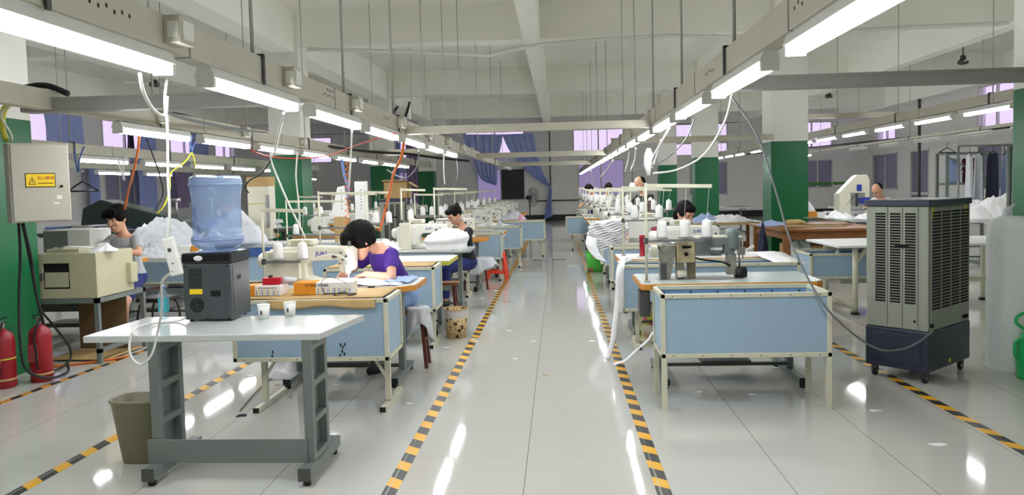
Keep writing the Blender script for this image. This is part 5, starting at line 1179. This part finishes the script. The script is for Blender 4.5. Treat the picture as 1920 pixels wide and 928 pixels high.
for i, (x, y, L, m, nm) in enumerate([(9.0, 16.0, 1.15, M_CLOTHG, 'pale grey long garment'), (9.22, 16.1, 1.2, M_CLOTHG, 'light grey garment'), (9.42, 16.0, 1.1, M_CLOTHN, 'dark navy garment'), (9.9, 16.0, .9, M_CLOTHG, 'grey shirt'), (9.7, 15.9, 1.0, M_CLOTHB, 'blue striped shirt'), (10.1, 16.1, 1.0, M_CURT, 'deep blue garment')]):
    garment(x-1.35, y-1.2, 2.02, L, m, '%s hanging on the rack right of the cooler, %s from left' % (nm, ORD[i]), 1.2+.2*i)
t = empty('clothes_rail', 'long clothes rail carrying garments right of the cooler', 'rack', (7.45, 14.8, 0)); MB().cyl((0, 0, 2.12), (2.2, 0, 2.12), .018, seg=8).build('rail', M_LEG, t)
for x in (0, 2.2): MB().cyl((x, 0, 0), (x, 0, 2.12), .02, seg=8).build('post', M_LEG, t)
t = empty('steel_shelf', 'steel shelf frame with folded dark and red cloth near right wall', 'shelf', (9.55, 19.5, 0))
for x in (0, 1.1):
    for y in (0, .5): MB().box(x-.03, x+.03, y-.03, y+.03, 0, 2.15).build('post', M_LEG, t)
for z in (.9, 1.35, 2.1): MB().box(0, 1.1, 0, .5, z, z+.05).build('shelf_board', M_LEG, t)
MB().bar((.0, 0, 2.05), (1.1, 0, 1.4), .03, .03).build('brace', M_LEG, t)
folded('folded_cloth', 'dark red folded cloth on the steel shelf near right wall', 'fabric', (10.2, 19.7, 1.40), .3, .3, 12, mat('dark_red_cloth', '6A1420', .8), th=.05)
folded('folded_cloth', 'blue patterned folded cloth on the steel shelf near right wall', 'fabric', (9.8, 19.7, 1.40), .22, .3, 12, M_CLOTHB, th=.05)
for x, y, z, lb in ((9.5, 19.4, 2.31, 'black plastic hanger on the steel shelf corner'), (-5.9, 8.0, 1.87, 'black hanger tied with blue ribbon beside grey cabinet'), (-5.9, 9.2, 1.80, 'black hanger tied with white ribbon above the boy')):
    tag(MB().tube([(-.20, 0, -.16), (0, 0, -.04), (.20, 0, -.16), (-.20, 0, -.16)], .012, 6).tube(smooth_path([(0, 0, -.04), (0, 0, .04), (.03, 0, .07), (0, 0, .09)]), .005, 6).build('clothes_hanger', M_RUBBER, loc=(x, y, z)), lb, 'hanger')
tag(MB().cyl((0, 0, 0), (0, 0, ZC), .05, seg=10).build('drain_pipe', M_LEGD, loc=(12.3, 27.0, 0)), 'dark vertical drain pipe near the right wall', 'pipe')
cord('overhead_pipe', [(10.9, 14, 2.66), (9.8, 20, 2.64), (8.8, 26, 2.66), (7.5, 34, 2.7)], .03, M_CORDB, 'dark overhead pipe running toward the back at right', 'pipe')

# ================================================================ LEFT BACKGROUND
for i, (x, y) in enumerate([(-6.45, 11.2), (-5.2, 11.2), (-3.95, 11.2)]):
    b_ = new_bin((x, y-.45, 0), 1.15, .42, 'light blue bin with dark blue rim under left background tables, %s from left' % ORD[i], 'bins under the left background tables', feet='plain', zb=.28, zt=.70)
    MB().box(-.01, 1.17, -.02, -.005, .66, .78).build('dark_blue_rim', M_SKIRT, b_)
    new_table((x, y, 0), 1.2, .7, 'white table behind the dark-rimmed bins, %s from left' % ORD[i], 'left background tables', top=M_TOPW, edge=M_TOPG, ch=0)
for i, (x, y) in enumerate([(-4.75, 13.3), (-4.75, 15.4), (-4.75, 17.5), (-4.75, 19.6), (-4.75, 21.8), (-6.4, 13.4), (-6.4, 15.6), (-6.4, 18.0)]):
    copy_tree(TBL, (x, y, 0), 0, 'sewing table of the second left row block, %s counted away from camera' % ORD[i], 'second left row tables')
    copy_tree(SM, (x+.62, y+.3, T_), 0, 'ivory sewing machine of the second left row block, %s counted away from camera' % ORD[i], 'second left row machines')
    new_stand((x+.05, y+.3, T_), .7, 'cream thread stand of the second left row, %s counted away from camera' % ORD[i], arm=.45, tz=.34, n=2, where='the %s second-row stand' % ORD[i])
new_stand((-3.62, 10.0, .0), 1.46, 'tall white pipe frame before the white banner boxes', arm=.8, tz=.98, n=1, where='the tall white pipe frame')
heap('cloth_heap', 'big white plastic-wrapped bundle on table behind the boy', 'fabric', (-5.62, 10.6, .8), (.62, .35), .40, M_CLOTHG, 120, flat=.85, rough=.3)
heap('cloth_heap', 'second white bundle touching the blue water bottle outline', 'fabric', (-4.95, 11.4, .8), (.55, .3), .36, M_CLOTHG, 121, flat=.85, rough=.3)
rnd = random.Random(4)
for i in range(9):
    folded('folded_shirts', 'stack of blue and white shirts on far left counter, %s from left' % ORD[i], 'fabric', (-8.9+i*.47, 13.2, .95), .45, .4, rnd.randint(4, 6), [M_CLOTHB, M_CLOTH, M_CLOTHG][i % 3], th=.028, seed=i, rz=rnd.uniform(-.4, .4), group='shirts on the far left counter', jit=.05)
new_table((-9.3, 12.9, 0), 4.6, .8, 'long dark counter under the stacked blue and white shirts', top=M_TOPG, edge=M_LEGD, zt=.95, legs=M_LEGD, ch=0)
heap('cloth_heap', 'papers and white cloth on table left of the boy', 'fabric', (-5.15, 9.3, .8), (.35, .25), .14, M_CLOTHG, 124, rough=.6)
new_table((-5.6, 9.0, 0), 1.2, .6, 'table with striped and orange cartons right of the boy', top=M_TOPW, edge=M_TOPG, ch=0)
for i, (x, m) in enumerate([(-4.72, M_PAPER), (-4.55, M_ORANGEP), (-4.45, M_PAPER)]):
    tag(MB().box(0, [.15, .09, .14][i], 0, .12, 0, .13).build('carton', m, loc=(x, 9.2, .80), bevel=.003), 'small %s carton behind the power strip' % ['white striped', 'orange', 'plain white'][i], 'box')
# pressing hood
t = empty('pressing_machine', 'black slanted pressing machine hood behind the boy', 'press machine', (-7.9, 12.2, 1.0))
MB().prism([(0, .10), (.05, .38), (.35, .52), (1.75, .14), (1.8, .0), (1.0, .02), (.5, .12)], 0, .5, 'y').build('hood', mat('dark_teal_enamel', '23302F', .45), t, bevel=.02)
MB().box(.1, 1.6, .05, .45, -.2, .0).build('base', M_LEGD, t); MB().box(.2, .3, .1, .4, -1.0, -.2).box(1.4, 1.5, .1, .4, -1.0, -.2).build('leg', M_LEG, t)
MB().cyl((1.55, .2, .15), (1.55, .2, .5), .02, seg=8).cyl((1.45, .2, .48), (1.62, .2, .48), .03, seg=8).build('steam_valve', M_STEEL, t)
# tall cream machine near pillar
t = empty('control_cabinet', 'tall cream cabinet with cardboard top beside the left green pillar', 'cabinet', (-5.28, 12.75, .78))
MB().box(0, .37, 0, .3, 0, .90).build('cabinet_body', M_MACH, t, bevel=.006); MB().box(-.005, .375, -.005, .305, .90, 1.06).build('cardboard_top', M_CARD, t); MB().box(.0, .35, -.006, .0, .60, .61).build('yellow_edge', M_YEL, t)
MB().box(.32, .38, -.02, 0, .2, .75).build('side_conduit', M_STEEL, t)
for i, (x, w_) in enumerate([(-3.34, .20), (-3.04, .19)]):
    t = empty('white_carton', ['tall white printed panel standing on the left table, nearer the pillar', 'tall white printed panel standing on the left table, nearer the aisle'][i], 'panel', (x, 11.3, .80))
    MB().prism([(-.08, .38), (w_+.0, .36), (w_-.06, .84), (.04, .82)] if i == 0 else [(0, .30), (w_, .30), (w_, .90), (0, .90)], 0, .05, 'y').build('panel_board', M_PAPER, t, bevel=.003)
    MB().box(-.02, w_-.02, -.02, .16, 0, .38 if i == 0 else .30).build('support_box', M_CARD, t, bevel=.003)
    mb = MB()
    for k in range(7): mb.box(w_*.45, w_*.55, -.0015, 0, .76-k*.045, .78-k*.045)
    mb.build('printed_marks', mat('faded_print', '8C9AA4', .6), t)
t = empty('open_carton', 'open cardboard box with raised flap above the far left cooler', 'box', (-3.4, 14.75, 1.39)); q = .48
MB().box(0, q, 0, .01, 0, .32).box(0, q, .35, .36, 0, .32).box(0, .01, 0, .36, 0, .32).box(q-.01, q, 0, .36, 0, .32).box(0, q, 0, .36, 0, .01).build('box_walls', M_CARD, t)
MB().bar((q, .18, .32), (q+.16, .18, .22), .36, .006).build('side_flap', M_CARD, t); MB().bar((q/2, 0, .32), (q/2, -.14, .36), q, .006).build('front_flap', M_CARD, t)
# stand fan
t = empty('standing_fan', 'black standing fan by the back wall beside blue curtain', 'fan', (-.98, 26.0, 0))
MB().lathe([(0, .06), (.26, .02), (.27, 0), (0, 0)], seg=24).build('base', M_RUBBER, t); MB().cyl((0, 0, .03), (0, 0, 1.2), .022, seg=10).build('pole', M_RUBBER, t)
X = Matrix.Translation((0.1, 0, 1.22)) @ Matrix.Rotation(-.5, 4, 'Z') @ Matrix.Rotation(PI/2, 4, 'Y')
X = Matrix.Translation((0.12, -.1, 1.22)) @ Matrix.Rotation(1.0, 4, 'Z') @ Matrix.Rotation(PI/2, 4, 'X')
mb = MB()
for r in (.33, .27, .2, .12):
    for z in (-.05, .05): mb.tube([X @ V(r*math.cos(2*PI*k/24), r*math.sin(2*PI*k/24), z*(1-(r/.33)**2*.7)) for k in range(25)], .005, 4)
for k in range(20):
    a = 2*PI*k/20; mb.tube([X @ V(.03*math.cos(a), .03*math.sin(a), .06), X @ V(.2*math.cos(a), .2*math.sin(a), .05), X @ V(.33*math.cos(a), .33*math.sin(a), 0), X @ V(.2*math.cos(a), .2*math.sin(a), -.05), X @ V(.03*math.cos(a), .03*math.sin(a), -.06)], .003, 4)
mb.build('cage', M_RUBBER, t)
for k in range(3): MB().prism([(.03, -.04), (.28, -.10), (.30, .03), (.05, .04)], -.004, .004, 'z', X=X @ Matrix.Rotation(k*2*PI/3, 4, 'Z')).build('fan_blade', M_LEG, t)
MB().ell((-.02, .02, 1.2), (.12, .10, .08), 14, 8).build('fan_motor', M_RUBBER, t)
# curtains
def curtain(name, label, L, Rr, n=60, folds=5, amp=.06, axis='y', m=M_CURT):
    """cloth between two edge polylines, given from top to bottom"""
    Lp, Rp = smooth_path(L, 8), smooth_path(Rr, 8); k = min(len(Lp), len(Rp))-1
    def fn(u, v):
        a, b = Lp[int(round(v*k))], Rp[int(round(v*k))]; p = a.lerp(b, u); f = amp*math.sin(u*folds*2*PI+v*2)*(.6+.4*v)
        return p+(V(0, f, 0) if axis == 'y' else V(f, 0, 0))
    return tag(MB().sheet(fn, n, k, .006).build(name, m), label, 'curtain')
yc = 34.7
curtain('curtain', 'blue curtain swept right and tied at back wall end of the aisle', [P(941, 252, yc), P(957, 285, yc), P(985, 318, yc), P(1015, 342, yc), P(1029, 352, yc), P(1026, 375, yc), P(1020, 412, yc)],
        [P(1000, 250, yc), P(1006, 285, yc), P(1013, 312, yc), P(1025, 338, yc), P(1034, 352, yc), P(1034, 375, yc), P(1036, 405, yc)], amp=.05)
curtain('curtain', 'blue curtain gathered left beside the swept one on back wall', [P(868, 252, yc), P(878, 280, yc), P(890, 305, yc), P(896, 325, yc), P(905, 338, yc), P(922, 345, yc)],
        [P(943, 252, yc), P(938, 280, yc), P(932, 300, yc), P(932, 322, yc), P(932, 340, yc), P(930, 348, yc)], amp=.05)
t = empty('curtain_rail', 'thin curtain wire across the back wall windows', 'rail'); MB().cyl((-12.8, yc, 4.2), (8, yc, 4.2), .012, seg=6).build('rail', M_LEGD, t)
curtain('curtain', 'long dark blue curtain on back wall behind the cardboard box', [(-8.3, yc, 4.1), (-8.25, yc, 2.5), (-8.2, yc, .6)], [(-7.1, yc, 4.1), (-7.2, yc, 2.5), (-7.3, yc, .6)], folds=7)
curtain('curtain', 'pale lilac curtain beside the long dark blue one', [(-6.9, yc, 4.0), (-6.9, yc, 2.5), (-6.9, yc, .9)], [(-5.9, yc, 4.0), (-5.9, yc, 2.5), (-5.9, yc, .9)], folds=6, m=mat('lilac_curtain', '9A8AB0', .85))
xl = XL+.25
t = empty('curtain_rail', 'long curtain wire along the left wall windows', 'rail'); MB().cyl((xl, 20, 4.17), (xl, 31, 4.17), .012, seg=6).cyl((xl, 22.5, 3.02), (xl, 29, 3.02), .012, seg=6).build('rail', M_LEGD, t)
def lc(y0, y1, z0, z1, label, m=M_CURT): return curtain('curtain', label, [(xl, y0, z1), (xl, y0+.05, (z0+z1)/2), (xl, y0, z0)], [(xl, y1, z1), (xl, y1, (z0+z1)/2), (xl, y1, z0)], n=40, folds=5, axis='x', m=m)
lc(20.75, 22.5, 2.9, 4.15, 'wide blue curtain piece at high left window above grey cabinet')
lc(24.95, 25.25, 2.9, 4.1, 'narrow dark curtain strip between high left window panes', M_CLOTHN)
lc(25.6, 26.7, 2.6, 4.15, 'blue curtain right of the high left window'); lc(29.2, 30.8, 2.8, 4.15, 'blue curtain at high window left of the water bottle')
lc(25.4, 26.6, 1.0, 2.9, 'blue curtain knotted beside the low left window'); lc(22.7, 23.2, .4, 3.0, 'narrow blue curtain falling behind grey cabinet')
lc(28.0, 28.9, 1.1, 2.5, 'lilac curtain at low window behind the water bottle', MATS['lilac_curtain'])
# ribbons, ties
for i, (a, b, c2, m, lb) in enumerate([((150, 278), (147, 322), 8.0, M_BLUET, 'blue ribbon tied to black hanger beside grey cabinet'), ((229, 290), (233, 338), 9.2, M_CLOTH, 'white ribbon tied to black hanger above the boy'),
        ((370, 255), (358, 285), 7.6, M_BLUET, 'light blue ribbon knotted to the yellow cord')]):
    p0, p1 = P(*a, c2), P(*b, c2); strip('ribbon', lb, [p0+V(.05, 0, .02), p0.lerp(p1, .5), p1, p1.lerp(p0, .5)+V(-.04, 0, 0), p0+V(-.06, 0, 0)], .02, m, 'ribbon')
# ================================================================ CORDS
Cd = cord
Cd('black_hose', [P(313, 213, 6.6), P(345, 218, 6.9), P(400, 235, 7.5), P(470, 246, 8.4), P(500, 250, 8.8), P(560, 262, 9.8), P(620, 275, 11), P(700, 285, 12.4), P(760, 288, 13.3), P(820, 296, 13.9), P(880, 302, 14.2)], .022, M_CORDB, 'thick black hose running along the second left trunking', 'hose')
Cd('grey_cord', [P(313, 210, 5.0), P(345, 222, 5.4), P(420, 238, 6.3), P(500, 250, 8.0)], .012, M_CORDG, 'grey cable rising left above the water bottle')
Cd('red_cord', [P(400, 232, 7.6), P(440, 258, 7.9), P(490, 290, 8.4), P(560, 297, 8.8), P(620, 290, 8.4), P(660, 275, 7.8), P(700, 262, 7.0), P(740, 250, 6.2)], .008, M_REDC, 'thin red cable sagging across the upper left')
Cd('orange_hose', [P(757, 268, 7.35), P(752, 295, 7.5), P(738, 325, 7.8), P(732, 355, 8.0), P(722, 395, 8.2), P(712, 432, 8.4)], .014, M_ORANGE, 'orange hose hanging behind the woman in purple', 'hose')
Cd('orange_hose', [P(262, 246, 6.3), P(258, 285, 6.6), P(248, 330, 7.0), P(240, 360, 7.6), P(234, 392, 7.8)], .011, M_ORANGE, 'orange hose hanging above the boy', 'hose')
sp = [P(652, 300+i*2.2, 9.2)+V(.032*math.cos(i*1.25), .032*math.sin(i*1.25), 0) for i in range(58)]
tag(MB().tube(sp, .005, 5).build('coiled_hose', M_ORANGE), 'coiled orange air hose hanging before the white panels', 'hose')
Cd('blue_cord', [P(641, 298, 9.3), P(646, 330, 9.3), P(652, 350, 9.3), P(652, 372, 9.3)], .015, M_BLUET, 'blue cord beside the coiled orange hose')
Cd('white_cord', [P(660, 243, 5.6), P(658, 290, 5.9), P(655, 340, 6.1), P(654, 350, 6.2)], .008, M_CORDW, 'white cord dropping from third left lamp')
Cd('white_cord', [P(532, 212, 4.2), P(524, 245, 4.8), P(515, 285, 5.4), P(508, 300, 5.8), P(525, 345, 5.9), P(545, 390, 6.0), P(565, 430, 6.1), P(572, 445, 6.2)], .008, M_CORDW, 'white knotted cord slanting past the left green pillar')
Cd('white_cord', [P(558, 285, 7.6), P(555, 330, 7.7), P(560, 380, 7.8), P(563, 425, 7.9)], .008, M_CORDW, 'white cord hanging straight before the left green pillar')
Cd('black_cord', [P(508, 300, 5.8), P(490, 325, 5.9), P(468, 338, 5.95), P(460, 350, 6.0), P(466, 362, 6.02)], .007, M_CORDB, 'black cable end plugged at the near left thread stand')
Cd('grey_cord', [P(785, 283, 8.0), P(783, 310, 8.6), P(765, 332, 9.0), P(745, 330, 8.9), P(725, 318, 8.6)], .008, M_CORDG, 'grey cable loop behind the orange hose')
Cd('white_cord', [P(832, 290, 9.9), P(832, 320, 10.0), P(834, 345, 10.1)], .009, M_CORDW, 'white cord above woman in black, left row')
Cd('black_cord', [P(856, 298, 11.2), P(858, 330, 10.8), P(850, 350, 10.6), P(842, 372, 10.4)], .006, M_CORDB, 'thin black cord above woman in black, left row')
Cd('yellow_cord', [P(360, 285, 7.7), P(345, 305, 7.6), P(320, 325, 7.5), P(318, 355, 7.4), P(308, 385, 7.3), P(295, 400, 7.3)], .009, M_YEL, 'yellow-green cord left of the blue water bottle')
Cd('yellow_cord', [P(360, 287, 7.7), P(364, 300, 7.75), P(366, 312, 7.8)], .009, M_YEL, 'short yellow cord branch above the water bottle')
Cd('black_cord', [P(275, 262, 7), P(290, 300, 7.6), P(300, 330, 8.0), P(305, 365, 8.4), P(290, 395, 9.0)], .008, M_CORDB, 'black cord hanging beside the yellow-green cord')
for i, (a, b, c) in enumerate([((1255, 240), (1235, 275), (1220, 300)), ((1240, 262), (1232, 290), (1222, 315)), ((1180, 285), (1178, 300), (1172, 322)), ((1192, 278), (1190, 300), (1183, 318)), ((1150, 300), (1138, 318), (1125, 332)), ((1108, 320), (1110, 335), (1112, 345))]):
    Y = .95*1436/(a[0]-1047+1); Cd('white_cord', [P(*a, Y), P(*b, Y*1.02), P(*c, Y*1.03)], .010, M_CORDW, 'white cord under the right lamps, %s from the camera' % ORD[i], group='cords under the right lamps')
kn = P(1216, 290, 6.0)
tag(MB().loft([(kn+V(0, 0, .05), (.015, 0, 0), (0, .01, 0)), (kn, (.035, 0, 0), (0, .015, 0)), (kn+V(-.01, 0, -.08), (.03, 0, .0), (0, .012, 0)), (kn+V(.0, 0, -.16), (.012, 0, 0), (0, .008, 0))], 12).build('tied_cloth', M_CLOTH), 'white cloth knot tied above the nearest right thread stand', 'fabric')
t = empty('hanging_lamp', 'small white bulb lamp hanging before the standing man', 'lamp', tuple(P(1186, 352, 12.2)))
MB().lathe([(0, .08), (.03, .08), (.07, -.02), (.07, -.06), (.04, -.08), (0, -.08)], seg=16).build('lamp_shade', M_WENAM, t); MB().cyl((0, 0, .08), (0, 0, .5), .004, seg=6).build('lamp_cord', M_CORDB, t)
t = empty('cable_box', 'tangled junction box and cables where the aisle tray meets left trunking', 'junction box', (-1.47, 7.42, 2.24))
MB().box(-.05, .05, -.05, .05, 0, .12).build('box_shell', M_WENAM, t, bevel=.01); MB().tube(smooth_path([(-.06, -.05, .12), (-.10, -.06, .05), (-.04, -.07, -.02), (.02, -.07, .03), (.06, -.06, .16)]), .012, 6).build('cable_loop', M_CORDB, t)
# banded note on pillar
tag(MB().box(3.86, 3.862, 14.3, 14.55, 1.72, 2.0).build('notice_sheet', mat('green_tinted_paper', '8FB8A4', .6), loc=(-.004, 0, 0)), 'pale notice sheet fixed on side of the right green pillar', 'notice')
tag(MB().cyl((0, 0, 0), (0, 0, ZC), .03, seg=10).build('wall_pipe', M_LEGD, loc=(-.35, 34.85, 0)), 'thin dark vertical pipe on the back wall', 'pipe')
tag(MB().cyl((-1, 34.9, .92), (1.0, 34.9, .92), .03, seg=8).build('wall_pipe', M_LEGD), 'thin horizontal pipe on the back wall', 'pipe')
# ================================================================ FLOOR LITTER
rnd = random.Random(21)
spots = [(1022, 703), (966, 673), (944, 548), (985, 485), (935, 575), (930, 545), (950, 565), (963, 536), (887, 636), (893, 640), (1070, 500), (1020, 460), (1035, 455), (955, 620), (768, 757), (838, 652), (1640, 770), (1760, 834), (520, 722), (630, 722), (470, 705), (1460, 690), (1310, 735), (1410, 740), (860, 600), (905, 560), (1110, 640), (1000, 640), (910, 520), (975, 500)]
for i, (x, y) in enumerate(spots):
    c = PZ(x, y, 0); r = .012+rnd.random()*.022; n = 7; mb = MB()
    pl = [(r*(.6+.7*rnd.random())*math.cos(2*PI*k/n)*1.5, r*(.5+.6*rnd.random())*math.sin(2*PI*k/n)) for k in range(n)]
    mb.prism(pl, .0005, .004, 'z'); tag(mb.build('fabric_scrap', M_PAPER if i % 6 else M_CARD, loc=tuple(c)), 'small scrap of white cloth or paper lying on the tiled floor', 'scrap', 'scraps on the floor')
for i, (x, y, w_, lb) in enumerate([(1010, 488, .25, 'long dark scrap on the aisle floor, left of two'), (1048, 487, .30, 'long dark scrap on the aisle floor, right of two'), (452, 781, .06, 'dark purple scrap on floor under nearest left bin')]):
    c = PZ(x, y, 0); tag(MB().prism([(-w_/2, -.02), (0, .01), (w_/2, -.01), (w_/2, .03), (0, .045), (-w_/2, .02)], .001, .008, 'z').build('dark_scrap', M_CLOTHN, loc=tuple(c)), lb, 'scrap')
heap('cloth_heap', 'white plastic bag of scraps on floor under the left stations', 'bag', (-2.35, 6.35, 0), (.22, .18), .14, M_CLOTH, 130, rough=.9)
cord('floor_wire', [PZ(450, 770, .01), PZ(480, 735, .01), PZ(520, 700, .01)], .004, M_CORDB, 'thin black wire on the floor under the nearest left bin')
cord('hose_on_floor', [(-4.9, 6.6, .012), (-4.6, 6.75, .012), (-4.35, 6.9, .012), (-4.2, 7.1, .012)], .010, M_ORANGE, 'orange hose lying on floor by the beige machine', 'hose')
